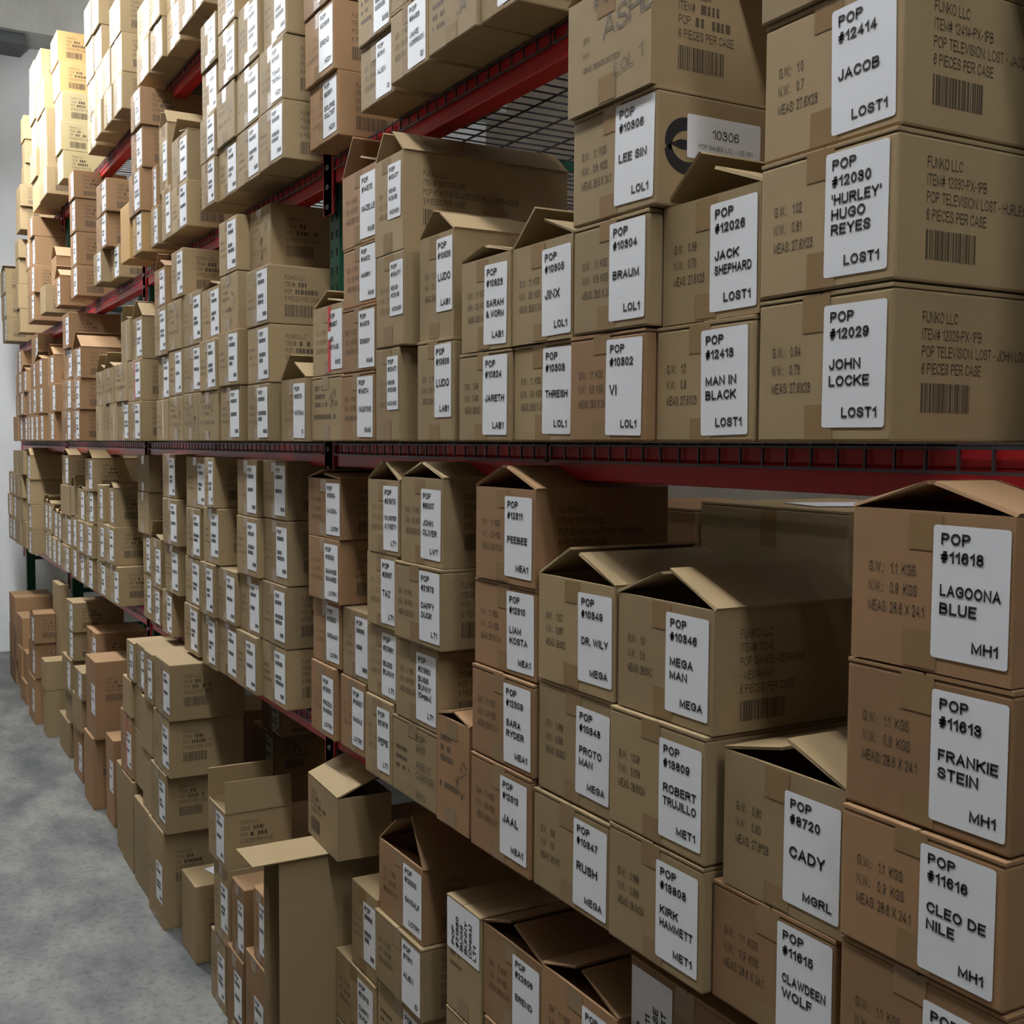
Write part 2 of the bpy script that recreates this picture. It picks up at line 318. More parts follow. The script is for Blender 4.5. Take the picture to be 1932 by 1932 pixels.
# ------------------------------------------------------------------ cartons
BOXES=[
(0,1.101,1.226,1.528,0.000,0.762,0.28,1,222,'b n','plain brown box, bottom, rightmost stack, nearest bay, floor'),
(0,1.106,1.226,1.533,0.762,1.012,0.28,1,230,'b rot','brown box with white sticker, top, rightmost stack, nearest bay, floor'),
(0,1.075,1.533,1.782,0.000,0.709,0.28,0,141,'b n','plain brown box, bottom, second stack from right, nearest bay, floor'),
(0,1.082,1.535,1.782,0.709,0.899,0.28,0,142,'b #22606|EREND|HZD1 f18,18','open brown box stickered #22606, top, second stack from right, nearest bay, floor'),
(0,1.084,1.784,2.011,0.000,0.698,0.28,0,106,'b n','plain brown box, bottom, third stack from right, nearest bay, floor'),
(0,1.087,1.784,2.023,0.698,0.888,0.28,0,113,'b #22606|EREND|HZD1 f19,19','open brown box stickered #22606, top, third stack from right, nearest bay, floor'),
(0,1.082,2.021,2.185,0.000,0.644,0.28,0,65,'t n','plain tan box, bottom, fourth stack from right, nearest bay, floor'),
(0,1.083,2.025,2.185,0.644,0.894,0.28,0,64,'t rotb','tan box with white sticker, top, fourth stack from right, nearest bay, floor'),
(0,1.077,2.298,2.572,0.545,0.720,0.28,1,89,'t #7811|ALIEN|ID','tan box stickered #7811, third up, fifth stack from right, nearest bay, floor'),
(0,1.082,2.305,2.580,0.000,0.355,0.28,1,87,'t n','plain tan box, bottom, fifth stack from right, nearest bay, floor'),
(0,1.085,2.305,2.575,0.355,0.545,0.28,1,86,'t s','tan box with white sticker, second up, fifth stack from right, nearest bay, floor'),
(0,1.086,2.310,2.565,0.720,0.898,0.28,1,83,'b #13500|GANDALF|LOTR1 f35,59','open brown box stickered #13500, top, fifth stack from right, nearest bay, floor'),
(0,1.086,2.577,2.750,0.511,0.734,0.28,0,48,'t s','tan box with white sticker, top, sixth stack from right, nearest bay, floor'),
(0,1.079,2.580,2.844,0.000,0.321,0.28,0,71,'t n','plain tan box, bottom, sixth stack from right, nearest bay, floor'),
(0,1.081,2.580,2.851,0.321,0.511,0.28,0,73,'t #21973|DAFFY|DUCK|LT1','tan box stickered #21973, second up, sixth stack from right, nearest bay, floor'),
(0,0.926,2.853,2.992,0.000,0.769,0.33,1,30,'t mouth','tall tan box with open mouth, alone, seventh stack from right, nearest bay, floor'),
(0,1.273,2.906,3.060,0.000,0.593,0.28,1,39,'b n','plain brown box, bottom, eighth stack from right, nearest bay, floor'),
(0,1.267,2.906,3.060,0.593,0.783,0.28,1,39,'b s f30,40','open brown box with white sticker, top, eighth stack from right, nearest bay, floor'),
(0,0.984,3.157,3.283,0.334,0.549,0.18,1,24,'b s','brown box with white sticker, top, rightmost stack, second bay, floor'),
(0,0.979,3.159,3.352,0.000,0.334,0.18,1,36,'b s','brown box with white sticker, bottom, rightmost stack, second bay, floor'),
(0,0.982,3.368,3.507,0.271,0.502,0.28,1,24,'b s','brown box with white sticker, top, second stack from right, second bay, floor'),
(0,0.978,3.375,3.555,0.000,0.271,0.28,0,30,'b s','brown box with white sticker, bottom, second stack from right, second bay, floor'),
(0,0.986,3.557,3.734,0.237,0.499,0.22,1,27,'t s','tan box with white sticker, second up, third stack from right, second bay, floor'),
(0,0.979,3.561,3.766,0.499,0.686,0.22,1,32,'t s f85,85','open tan box with white sticker, top, third stack from right, second bay, floor'),
(0,0.987,3.600,3.783,0.000,0.237,0.22,1,28,'t s','tan box with white sticker, bottom, third stack from right, second bay, floor'),
(0,1.197,3.601,3.954,0.000,0.371,0.28,1,59,'b n','plain brown box, bottom, fourth stack from right, second bay, floor'),
(0,1.199,3.601,3.954,0.371,0.561,0.28,1,60,'b s','brown box with white sticker, top, fourth stack from right, second bay, floor'),
(0,0.996,4.019,4.228,0.000,0.285,0.28,1,27,'t n','plain tan box, alone, fifth stack from right, second bay, floor'),
(0,0.966,4.240,4.499,0.834,1.046,0.28,1,29,'t s','tan box with white sticker, top, sixth stack from right, second bay, floor'),
(0,0.968,4.267,4.539,0.613,0.834,0.28,1,30,'t s','tan box with white sticker, third up, sixth stack from right, second bay, floor'),
(0,0.965,4.326,4.590,0.383,0.613,0.28,1,29,'t s','tan box with white sticker, second up, sixth stack from right, second bay, floor'),
(0,0.960,4.368,4.627,0.000,0.383,0.28,1,28,'t s','tan box with white sticker, bottom, sixth stack from right, second bay, floor'),
(0,0.972,4.559,4.724,0.828,1.032,0.28,1,16,'t s','tan box with white sticker, top, seventh stack from right, second bay, floor'),
(0,0.978,4.595,4.813,0.611,0.828,0.28,1,22,'t n','plain tan box, third up, seventh stack from right, second bay, floor'),
(0,1.505,4.611,4.876,0.625,0.767,0.28,1,35,'b s','brown box with white sticker, top, rightmost stack deep in shadow, second bay, floor'),
(0,0.983,4.656,4.827,0.363,0.611,0.28,1,17,'t n','plain tan box, second up, seventh stack from right, second bay, floor'),
(0,1.500,4.675,4.972,0.000,0.435,0.28,1,38,'b n','plain brown box, bottom, rightmost stack deep in shadow, second bay, floor'),
(0,1.495,4.675,4.972,0.435,0.625,0.28,1,39,'b s','brown box with white sticker, second up, rightmost stack deep in shadow, second bay, floor'),
(0,0.975,4.693,4.974,0.000,0.363,0.28,1,26,'t n','plain tan box, bottom, seventh stack from right, second bay, floor'),
(0,0.991,4.768,4.967,0.830,1.021,0.28,1,19,'t s','tan box with white sticker, top, eighth stack from right, second bay, floor'),
(0,0.992,4.851,5.021,0.649,0.830,0.28,1,15,'t n','plain tan box, third up, eighth stack from right, second bay, floor'),
(0,0.992,4.865,5.036,0.402,0.649,0.28,1,15,'t n','plain tan box, second up, eighth stack from right, second bay, floor'),
(0,0.982,4.967,5.123,0.843,1.014,0.28,0,14,'t s','tan box with white sticker, top, ninth stack from right, second bay, floor'),
(0,0.979,5.014,5.256,0.000,0.402,0.28,1,20,'t n','plain tan box, bottom, eighth stack from right, second bay, floor'),
(0,0.979,5.023,5.204,0.680,0.843,0.28,0,15,'t n','plain tan box, third up, ninth stack from right, second bay, floor'),
(0,0.982,5.038,5.280,0.406,0.680,0.28,0,20,'b r','brown box with red tape, second up, ninth stack from right, second bay, floor'),
(0,1.501,5.165,5.488,0.385,0.625,0.28,1,35,'b s','brown box with white sticker, top, second stack from right deep in shadow, second bay, floor'),
(0,1.503,5.234,5.490,0.000,0.385,0.28,0,28,'b s','brown box with white sticker, bottom, second stack from right deep in shadow, second bay, floor'),
(0,0.986,5.255,5.416,0.000,0.406,0.28,0,13,'t n','plain tan box, bottom, ninth stack from right, second bay, floor'),
(0,1.019,5.663,5.870,0.000,0.429,0.28,1,14,'b s','brown box with white sticker, alone, rightmost stack, third bay, floor'),
(0,0.989,5.952,6.234,0.368,0.765,0.40,1,18,'b s','brown box with white sticker, top, second stack from right, third bay, floor'),
(0,0.979,6.001,6.270,0.000,0.368,0.40,1,17,'b n','plain brown box, bottom, second stack from right, third bay, floor'),
(0,0.999,6.426,6.691,0.470,0.623,0.08,1,15,'t s','tan box with white sticker, top, third stack from right, third bay, floor'),
(0,0.998,6.461,6.764,0.288,0.470,0.08,1,16,'t n','plain tan box, second up, third stack from right, third bay, floor'),
(0,1.007,6.500,6.807,0.000,0.288,0.08,1,17,'b s','brown box with white sticker, bottom, third stack from right, third bay, floor'),
(0,1.091,6.554,6.916,0.000,0.605,0.28,1,21,'b n','plain brown box, bottom, fourth stack from right, third bay, floor'),
(0,1.096,6.554,6.874,0.605,0.814,0.28,1,18,'b s','brown box with white sticker, top, fourth stack from right, third bay, floor'),
(0,1.027,6.876,7.129,0.774,0.947,0.28,1,12,'t s','tan box with white sticker, top, fifth stack from right, third bay, floor'),
(0,1.028,6.896,7.147,0.606,0.774,0.28,1,12,'t s','tan box with white sticker, fourth up, fifth stack from right, third bay, floor'),
(0,1.019,6.950,7.271,0.400,0.606,0.28,1,16,'t s','tan box with white sticker, third up, fifth stack from right, third bay, floor'),
(0,1.030,6.990,7.230,0.214,0.400,0.28,1,11,'t n','plain tan box, second up, fifth stack from right, third bay, floor'),
(0,1.021,7.070,7.443,0.000,0.214,0.28,1,18,'t n','plain tan box, bottom, fifth stack from right, third bay, floor'),
(0,0.975,7.635,7.813,0.000,0.295,0.28,1,7,'t n','plain tan box, bottom, sixth stack from right, third bay, floor'),
(0,0.970,7.635,7.821,0.295,0.485,0.28,1,7,'t n','plain tan box, top, sixth stack from right, third bay, floor'),
(0,1.087,7.823,8.129,0.000,0.943,0.06,1,13,'t n','plain tan box, alone, rightmost stack, far bay, floor'),
(0,0.954,7.999,8.229,0.542,0.731,0.13,1,8,'b s f10,8','open brown box with white sticker, top, second stack from right, far bay, floor'),
(0,0.957,8.016,8.344,0.305,0.542,0.13,1,11,'b s','brown box with white sticker, second up, second stack from right, far bay, floor'),
(0,0.953,8.027,8.356,0.000,0.305,0.13,1,12,'b s','brown box with white sticker, bottom, second stack from right, far bay, floor'),
(0,1.114,8.131,8.266,0.000,0.214,0.28,0,5,'t n','plain tan box, alone, third stack from right, far bay, floor'),
(0,0.971,8.658,8.998,0.000,0.156,0.28,1,11,'b n','plain brown box, bottom, fourth stack from right, far bay, floor'),
(0,0.984,8.660,8.909,0.156,0.365,0.28,1,8,'b n','plain brown box, second up, fourth stack from right, far bay, floor'),
(0,0.982,8.903,9.264,0.365,0.588,0.28,1,10,'b n','plain brown box, top, fourth stack from right, far bay, floor'),
(0,0.974,8.913,9.161,0.156,0.365,0.28,0,7,'b n','plain brown box, alone, fifth stack from right, far bay, floor'),
(0,0.988,9.387,9.599,0.428,0.680,0.28,1,6,'b n','plain brown box, top, sixth stack from right, far bay, floor'),
(0,0.993,9.393,9.624,0.191,0.428,0.28,1,6,'b n','plain brown box, second up, sixth stack from right, far bay, floor'),
(0,0.990,9.464,9.678,0.000,0.191,0.28,1,6,'b n','plain brown box, bottom, sixth stack from right, far bay, floor'),
(0,0.990,9.603,9.816,0.428,0.680,0.28,0,5,'b n','plain brown box, top, seventh stack from right, far bay, floor'),
(0,0.991,9.628,9.859,0.191,0.428,0.28,0,6,'b n','plain brown box, second up, seventh stack from right, far bay, floor'),
(0,0.994,9.682,9.897,0.000,0.191,0.28,0,5,'b n','plain brown box, bottom, seventh stack from right, far bay, floor'),
(0,1.203,11.116,11.445,0.000,0.393,0.28,1,8,'b n','plain brown box, bottom, eighth stack from right, far bay, floor'),
(0,1.203,11.116,11.445,0.393,0.583,0.28,1,7,'b n','plain brown box, top, eighth stack from right, far bay, floor'),
(1,1.060,0.776,1.020,1.057,1.252,0.28,1,314,'b #11617|GHOULIA|YELPS|MH1','brown box stickered #11617, bottom, rightmost stack, nearest bay, lower shelf'),
(1,1.056,0.780,1.019,1.252,1.422,0.28,1,312,'b #11616|CLEO DE|NILE|MH1','brown box stickered #11616, second up, rightmost stack, nearest bay, lower shelf'),
(1,1.063,0.782,1.022,1.422,1.606,0.28,1,316,'b #11613|FRANKIE|STEIN|MH1','brown box stickered #11613, third up, rightmost stack, nearest bay, lower shelf'),
(1,1.062,0.786,1.017,1.606,1.792,0.28,1,306,'b #11618|LAGOONA|BLUE|MH1 f16,16','open brown box stickered #11618, top, rightmost stack, nearest bay, lower shelf'),
(1,1.070,1.024,1.260,1.234,1.431,0.28,0,229,'t #8720|CADY|MGRL f12,20','open tan box stickered #8720, top, second stack from right, nearest bay, lower shelf'),
(1,1.070,1.035,1.281,1.057,1.234,0.28,0,234,'b #11615|CLAWDEEN|WOLF|MH1','brown box stickered #11615, bottom, second stack from right, nearest bay, lower shelf'),
(1,1.063,1.277,1.519,1.443,1.628,0.30,1,181,'t #10346|MEGA|MAN|MEGA f20,24','open tan box stickered #10346, top, third stack from right, nearest bay, lower shelf'),
(1,1.055,1.282,1.529,1.249,1.443,0.30,0,181,'t #13809|ROBERT|TRUJILLO|MET1','tan box stickered #13809, second up, third stack from right, nearest bay, lower shelf'),
(1,1.055,1.283,1.528,1.057,1.249,0.30,0,178,'t #13808|KIRK|HAMMETT|MET1','tan box stickered #13808, bottom, third stack from right, nearest bay, lower shelf'),
(1,1.061,1.527,1.768,1.443,1.634,0.28,0,143,'t #10349|DR. WILY|MEGA f26,22','open tan box stickered #10349, top, fourth stack from right, nearest bay, lower shelf'),
(1,1.064,1.530,1.771,1.240,1.443,0.28,0,141,'t #10348|PROTO|MAN|MEGA','tan box stickered #10348, second up, fourth stack from right, nearest bay, lower shelf'),
(1,1.059,1.530,1.778,1.057,1.240,0.28,0,144,'t #10347|RUSH|MEGA','tan box stickered #10347, bottom, fourth stack from right, nearest bay, lower shelf'),
(1,1.065,1.777,2.025,1.427,1.601,0.30,0,118,'b #12310|LIAM|KOSTA|MEA1','brown box stickered #12310, third up, fifth stack from right, nearest bay, lower shelf'),
(1,1.059,1.779,2.024,1.249,1.427,0.30,0,117,'b #12309|SARA|RYDER|MEA1','brown box stickered #12309, second up, fifth stack from right, nearest bay, lower shelf'),
(1,1.062,1.782,2.015,1.601,1.783,0.30,1,113,'b #12311|PEEBEE|MEA1 f20,20','open brown box stickered #12311, top, fifth stack from right, nearest bay, lower shelf'),
(1,1.056,1.784,2.022,1.057,1.249,0.30,0,112,'b #12312|JAAL|MEA1','brown box stickered #12312, bottom, fifth stack from right, nearest bay, lower shelf'),
(1,1.063,2.041,2.194,1.057,1.288,0.28,0,61,'b writ f12,12','open brown box with no sticker, alone, sixth stack from right, nearest bay, lower shelf'),
(1,1.057,2.162,2.409,1.423,1.600,0.28,1,89,'t #21973|DAFFY|DUCK|LT1','tan box stickered #21973, third up, seventh stack from right, nearest bay, lower shelf'),
(1,1.064,2.165,2.384,1.600,1.792,0.28,1,79,'t #6007|JOHN|OLIVER|LWT f17,17','open tan box stickered #6007, top, seventh stack from right, nearest bay, lower shelf'),
(1,1.068,2.196,2.424,1.236,1.423,0.28,1,80,'t #21980|BUGS|BUNNY|(Opera)|LT1','tan box stickered #21980, second up, seventh stack from right, nearest bay, lower shelf'),
(1,1.068,2.201,2.442,1.057,1.236,0.28,0,84,'t hand3','tan box with handwriting, bottom, seventh stack from right, nearest bay, lower shelf'),
(1,1.066,2.397,2.585,1.606,1.781,0.28,0,59,'t #21975|SYLVESTER|& TWEETY|LT1 f26,26','open tan box stickered #21975, top, eighth stack from right, nearest bay, lower shelf'),
(1,1.067,2.411,2.596,1.428,1.606,0.28,0,58,'t #2697|TAZ|LT1','tan box stickered #2697, third up, eighth stack from right, nearest bay, lower shelf'),
(1,1.074,2.426,2.610,1.254,1.428,0.28,0,57,'t #21981|BUGS|BUNNY|LT1','tan box stickered #21981, second up, eighth stack from right, nearest bay, lower shelf'),
(1,1.068,2.444,2.611,1.057,1.254,0.28,0,51,'t #21976|PEPE|LT1','tan box stickered #21976, bottom, eighth stack from right, nearest bay, lower shelf'),
(1,1.105,2.673,2.857,1.251,1.434,0.28,1,49,'t s','tan box with white sticker, top, ninth stack from right, nearest bay, lower shelf'),
(1,1.102,2.691,2.867,1.057,1.251,0.28,1,47,'b #13557|GANDALF|LOTR1','brown box stickered #13557, bottom, ninth stack from right, nearest bay, lower shelf'),
(1,1.090,2.830,3.080,1.610,1.771,0.30,1,61,'b #13554|NAZGUL|LOTR1 f10,5','open brown box stickered #13554, top, tenth stack from right, nearest bay, lower shelf'),
(1,1.089,2.839,3.080,1.435,1.610,0.30,1,58,'b #13553|SAMWISE|GAMGEE|LOTR1','brown box stickered #13553, third up, tenth stack from right, nearest bay, lower shelf'),
(1,1.102,2.864,3.080,1.257,1.435,0.30,0,52,'b #13555|SARUMAN|LOTR1','brown box stickered #13555, second up, tenth stack from right, nearest bay, lower shelf'),
(1,1.095,2.889,3.080,1.057,1.257,0.30,0,45,'b #13551|FRODO|BAGGINS|LOTR1','brown box stickered #13551, bottom, tenth stack from right, nearest bay, lower shelf'),
(1,1.100,3.291,3.524,1.434,1.631,0.28,1,44,'t s','tan box with white sticker, third up, rightmost stack, second bay, lower shelf'),
(1,1.094,3.294,3.532,1.243,1.434,0.28,1,45,'t s','tan box with white sticker, second up, rightmost stack, second bay, lower shelf'),
(1,1.099,3.297,3.529,1.631,1.811,0.28,1,44,'t s','tan box with white sticker, top, rightmost stack, second bay, lower shelf'),
(1,1.095,3.297,3.537,1.057,1.243,0.28,1,45,'t s','tan box with white sticker, bottom, rightmost stack, second bay, lower shelf'),
(1,1.079,3.526,3.756,1.435,1.628,0.28,0,39,'t s','tan box with white sticker, third up, second stack from right, second bay, lower shelf'),
(1,1.081,3.531,3.751,1.628,1.813,0.28,0,37,'t s','tan box with white sticker, top, second stack from right, second bay, lower shelf'),
(1,1.089,3.534,3.757,1.245,1.435,0.28,0,37,'t s','tan box with white sticker, second up, second stack from right, second bay, lower shelf'),
(1,1.077,3.539,3.764,1.057,1.245,0.28,0,38,'t s','tan box with white sticker, bottom, second stack from right, second bay, lower shelf'),
(1,1.075,3.759,3.987,1.248,1.434,0.28,0,34,'t s','tan box with white sticker, top, third stack from right, second bay, lower shelf'),
(1,1.081,3.766,3.993,1.057,1.248,0.28,0,34,'t s','tan box with white sticker, bottom, third stack from right, second bay, lower shelf'),
(1,1.072,3.944,4.158,1.436,1.636,0.28,1,29,'t s','tan box with white sticker, third up, fourth stack from right, second bay, lower shelf'),
(1,1.063,3.972,4.102,1.636,1.814,0.28,1,18,'t s','tan box with white sticker, top, fourth stack from right, second bay, lower shelf'),
(1,1.063,3.989,4.180,1.246,1.436,0.28,0,26,'t s','tan box with white sticker, second up, fourth stack from right, second bay, lower shelf'),
(1,1.071,3.995,4.187,1.057,1.246,0.28,0,26,'t s','tan box with white sticker, bottom, fourth stack from right, second bay, lower shelf'),
(1,1.088,4.183,4.466,1.618,1.813,0.28,1,35,'t s','tan box with white sticker, top, fifth stack from right, second bay, lower shelf'),
(1,1.085,4.250,4.466,1.427,1.618,0.28,1,27,'t s','tan box with white sticker, third up, fifth stack from right, second bay, lower shelf'),
(1,1.087,4.273,4.491,1.245,1.427,0.28,1,27,'t s','tan box with white sticker, second up, fifth stack from right, second bay, lower shelf'),
(1,1.082,4.280,4.499,1.057,1.245,0.28,1,27,'t s','tan box with white sticker, bottom, fifth stack from right, second bay, lower shelf'),
(1,1.089,4.623,4.881,1.446,1.637,0.28,1,27,'t s','tan box with white sticker, third up, sixth stack from right, second bay, lower shelf'),
(1,1.099,4.649,4.891,1.243,1.446,0.28,1,25,'t s','tan box with white sticker, second up, sixth stack from right, second bay, lower shelf'),
(1,1.094,4.667,4.895,1.637,1.818,0.28,1,24,'t s','tan box with white sticker, top, sixth stack from right, second bay, lower shelf'),
(1,1.102,4.782,4.970,1.057,1.243,0.28,1,19,'t s','tan box with white sticker, bottom, sixth stack from right, second bay, lower shelf'),
(1,1.120,5.057,5.266,1.221,1.439,0.28,1,19,'t s f50,10','open tan box with white sticker, top, seventh stack from right, second bay, lower shelf'),
(1,1.121,5.088,5.257,1.057,1.221,0.28,1,16,'t s','tan box with white sticker, bottom, seventh stack from right, second bay, lower shelf'),
(1,1.116,5.260,5.501,1.640,1.809,0.28,1,21,'t writ','tan box with no sticker, top, eighth stack from right, second bay, lower shelf'),
(1,1.120,5.266,5.423,1.268,1.447,0.28,0,14,'t s','tan box with white sticker, second up, eighth stack from right, second bay, lower shelf'),
(1,1.123,5.268,5.434,1.057,1.268,0.28,0,14,'t s','tan box with white sticker, bottom, eighth stack from right, second bay, lower shelf'),
(1,1.114,5.271,5.501,1.447,1.640,0.28,1,20,'t writ','tan box with no sticker, third up, eighth stack from right, second bay, lower shelf'),
(1,1.080,5.795,6.150,1.057,1.253,0.28,1,25,'t s','tan box with white sticker, bottom, rightmost stack, third bay, lower shelf'),
(1,1.073,5.869,6.139,1.253,1.445,0.28,1,19,'t s','tan box with white sticker, second up, rightmost stack, third bay, lower shelf'),
(1,1.079,5.888,6.018,1.445,1.637,0.28,1,9,'t s f25,20','open tan box with white sticker, top, rightmost stack, third bay, lower shelf'),
(1,1.082,6.152,6.402,1.057,1.238,0.28,0,16,'t s','tan box with white sticker, bottom, second stack from right, third bay, lower shelf'),
(1,1.077,6.154,6.353,1.238,1.448,0.28,0,13,'t s','tan box with white sticker, second up, second stack from right, third bay, lower shelf'),
(1,1.077,6.167,6.328,1.448,1.644,0.28,1,10,'t s','tan box with white sticker, top, second stack from right, third bay, lower shelf'),
(1,1.076,6.462,6.697,1.599,1.777,0.28,1,14,'t s f23,23','open tan box with white sticker, top, third stack from right, third bay, lower shelf'),
(1,1.083,6.486,6.744,1.418,1.599,0.28,1,15,'t s','tan box with white sticker, third up, third stack from right, third bay, lower shelf'),
(1,1.074,6.494,6.749,1.230,1.418,0.28,1,15,'t s','tan box with white sticker, second up, third stack from right, third bay, lower shelf'),
(1,1.078,6.511,6.779,1.057,1.230,0.28,1,15,'t s','tan box with white sticker, bottom, third stack from right, third bay, lower shelf'),
(1,1.078,6.746,6.977,1.419,1.601,0.28,0,12,'t s f10,5','open tan box with white sticker, top, fourth stack from right, third bay, lower shelf'),
(1,1.070,6.758,6.977,1.233,1.419,0.28,0,12,'t s','tan box with white sticker, second up, fourth stack from right, third bay, lower shelf'),
(1,1.079,6.781,7.014,1.057,1.233,0.28,0,12,'t s','tan box with white sticker, bottom, fourth stack from right, third bay, lower shelf'),
(1,1.087,7.093,7.289,1.235,1.430,0.28,1,10,'t s','tan box with white sticker, second up, fifth stack from right, third bay, lower shelf'),
(1,1.089,7.112,7.329,1.057,1.235,0.28,1,11,'t s','tan box with white sticker, bottom, fifth stack from right, third bay, lower shelf'),
(1,1.084,7.132,7.270,1.430,1.606,0.28,1,7,'t n f50,80','open tan box, top, fifth stack from right, third bay, lower shelf'),
(1,1.099,7.379,7.719,1.222,1.410,0.28,1,16,'t s','tan box with white sticker, second up, sixth stack from right, third bay, lower shelf'),
(1,1.093,7.380,7.743,1.410,1.597,0.28,1,16,'t n','plain tan box, third up, sixth stack from right, third bay, lower shelf'),
(1,1.090,7.419,7.739,1.057,1.222,0.28,1,15,'t s','tan box with white sticker, bottom, sixth stack from right, third bay, lower shelf'),
(1,1.098,7.430,7.699,1.597,1.783,0.28,1,12,'t s f17,17','open tan box with white sticker, top, sixth stack from right, third bay, lower shelf'),
(1,1.099,7.779,7.921,1.230,1.403,0.28,1,6,'t s f30,10','open tan box with white sticker, top, seventh stack from right, third bay, lower shelf'),
(1,1.099,7.821,8.018,1.057,1.230,0.08,1,8,'t s','tan box with white sticker, bottom, seventh stack from right, third bay, lower shelf'),
(1,1.108,7.999,8.197,1.230,1.403,0.28,1,8,'t s f30,10','open tan box with white sticker, top, rightmost stack, far bay, lower shelf'),
(1,1.098,8.022,8.218,1.057,1.230,0.28,0,8,'t s','tan box with white sticker, bottom, rightmost stack, far bay, lower shelf'),
(1,1.105,8.246,8.449,1.243,1.446,0.28,1,8,'t s f30,10','open tan box with white sticker, top, second stack from right, far bay, lower shelf'),
(1,1.103,8.269,8.474,1.057,1.243,0.28,1,8,'t s','tan box with white sticker, bottom, second stack from right, far bay, lower shelf'),
(1,1.108,8.453,8.657,1.243,1.446,0.28,0,7,'t s f30,10','open tan box with white sticker, top, third stack from right, far bay, lower shelf'),
(1,1.113,8.478,8.682,1.057,1.243,0.28,0,7,'t s','tan box with white sticker, bottom, third stack from right, far bay, lower shelf'),
(1,1.042,8.796,8.992,1.594,1.768,0.50,1,6,'t s f34,30','open tan box with white sticker, top, fourth stack from right, far bay, lower shelf'),
(1,1.042,8.801,9.011,1.057,1.234,0.50,1,7,'t s','tan box with white sticker, bottom, fourth stack from right, far bay, lower shelf'),
(1,1.045,8.804,9.015,1.234,1.414,0.50,1,7,'t s','tan box with white sticker, second up, fourth stack from right, far bay, lower shelf'),
(1,1.038,8.807,9.003,1.414,1.594,0.50,1,6,'t s','tan box with white sticker, third up, fourth stack from right, far bay, lower shelf'),
(1,1.053,9.286,9.537,1.616,1.798,0.28,1,7,'t n','plain tan box, top, fifth stack from right, far bay, lower shelf'),
(1,1.066,9.306,9.610,1.057,1.260,0.28,1,9,'t n','plain tan box, bottom, fifth stack from right, far bay, lower shelf'),
(1,1.057,9.413,9.633,1.434,1.616,0.28,1,6,'t n','plain tan box, third up, fifth stack from right, far bay, lower shelf'),
(1,1.062,9.440,9.661,1.260,1.434,0.28,1,6,'t n','plain tan box, second up, fifth stack from right, far bay, lower shelf'),
(1,1.066,9.541,9.791,1.616,1.798,0.28,0,7,'t n','plain tan box, top, sixth stack from right, far bay, lower shelf'),
(1,1.056,9.614,9.918,1.057,1.260,0.28,0,8,'t n','plain tan box, bottom, sixth stack from right, far bay, lower shelf'),
(1,1.053,9.637,9.857,1.434,1.616,0.28,0,6,'t n','plain tan box, third up, sixth stack from right, far bay, lower shelf'),
(1,1.058,9.665,9.886,1.260,1.434,0.28,0,6,'t n','plain tan box, second up, sixth stack from right, far bay, lower shelf'),
(1,1.065,9.795,10.046,1.616,1.798,0.28,0,6,'t n','plain tan box, alone, seventh stack from right, far bay, lower shelf'),
(1,1.061,9.860,10.101,1.434,1.615,0.28,0,6,'t s','tan box with white sticker, top, eighth stack from right, far bay, lower shelf'),
(1,1.066,9.927,10.171,1.256,1.434,0.28,1,6,'t s','tan box with white sticker, second up, eighth stack from right, far bay, lower shelf'),
(1,1.064,9.995,10.221,1.057,1.256,0.28,1,6,'t s','tan box with white sticker, bottom, eighth stack from right, far bay, lower shelf'),
(1,1.060,10.105,10.341,1.434,1.622,0.28,0,6,'t s','tan box with white sticker, top, ninth stack from right, far bay, lower shelf'),
(1,1.055,10.175,10.418,1.256,1.434,0.12,0,6,'t s','tan box with white sticker, second up, ninth stack from right, far bay, lower shelf'),
(1,1.064,10.225,10.452,1.057,1.256,0.12,0,5,'t s','tan box with white sticker, bottom, ninth stack from right, far bay, lower shelf'),
(2,1.054,0.952,1.187,2.060,2.239,0.28,1,261,"t #12030|'HURLEY'|HUGO|REYES|LOST1",'tan box stickered #12030, second up, rightmost stack, nearest bay, middle shelf'),
(2,1.059,0.952,1.189,2.239,2.421,0.28,1,265,'t #12414|JACOB|LOST1','tan box stickered #12414, third up, rightmost stack, nearest bay, middle shelf'),
(2,1.056,0.955,1.188,1.870,2.060,0.28,1,255,'t #12029|JOHN|LOCKE|LOST1','tan box stickered #12029, bottom, rightmost stack, nearest bay, middle shelf'),
(2,1.055,0.955,1.195,2.421,2.606,0.28,1,269,'t s','tan box with white sticker, top, rightmost stack, nearest bay, middle shelf'),
(2,1.059,1.189,1.407,2.044,2.221,0.28,0,185,'t #12026|JACK|SHEPHARD|LOST1 f38,20','open tan box stickered #12026, top, second stack from right, nearest bay, middle shelf'),
(2,1.054,1.193,1.414,1.870,2.044,0.28,0,186,'t #12413|MAN IN|BLACK|LOST1','tan box stickered #12413, bottom, second stack from right, nearest bay, middle shelf'),
(2,1.034,1.392,1.623,2.222,2.399,0.28,1,159,'t #10306|LEE SIN|LOL1 logo','tan box stickered #10306, third up, third stack from right, nearest bay, middle shelf'),
(2,1.026,1.398,1.629,2.399,2.580,0.28,1,159,'t hand f19,10','open tan box with handwriting, top, third stack from right, nearest bay, middle shelf'),
(2,1.034,1.409,1.618,2.045,2.222,0.28,0,141,'t #10304|BRAUM|LOL1','tan box stickered #10304, second up, third stack from right, nearest bay, middle shelf'),
(2,1.036,1.416,1.630,1.870,2.045,0.28,0,143,'b #10302|VI|LOL1','brown box stickered #10302, bottom, third stack from right, nearest bay, middle shelf'),
(2,1.057,1.655,1.865,2.047,2.225,0.28,1,115,'t #10305|JINX|LOL1 f38,20','open tan box stickered #10305, top, fourth stack from right, nearest bay, middle shelf'),
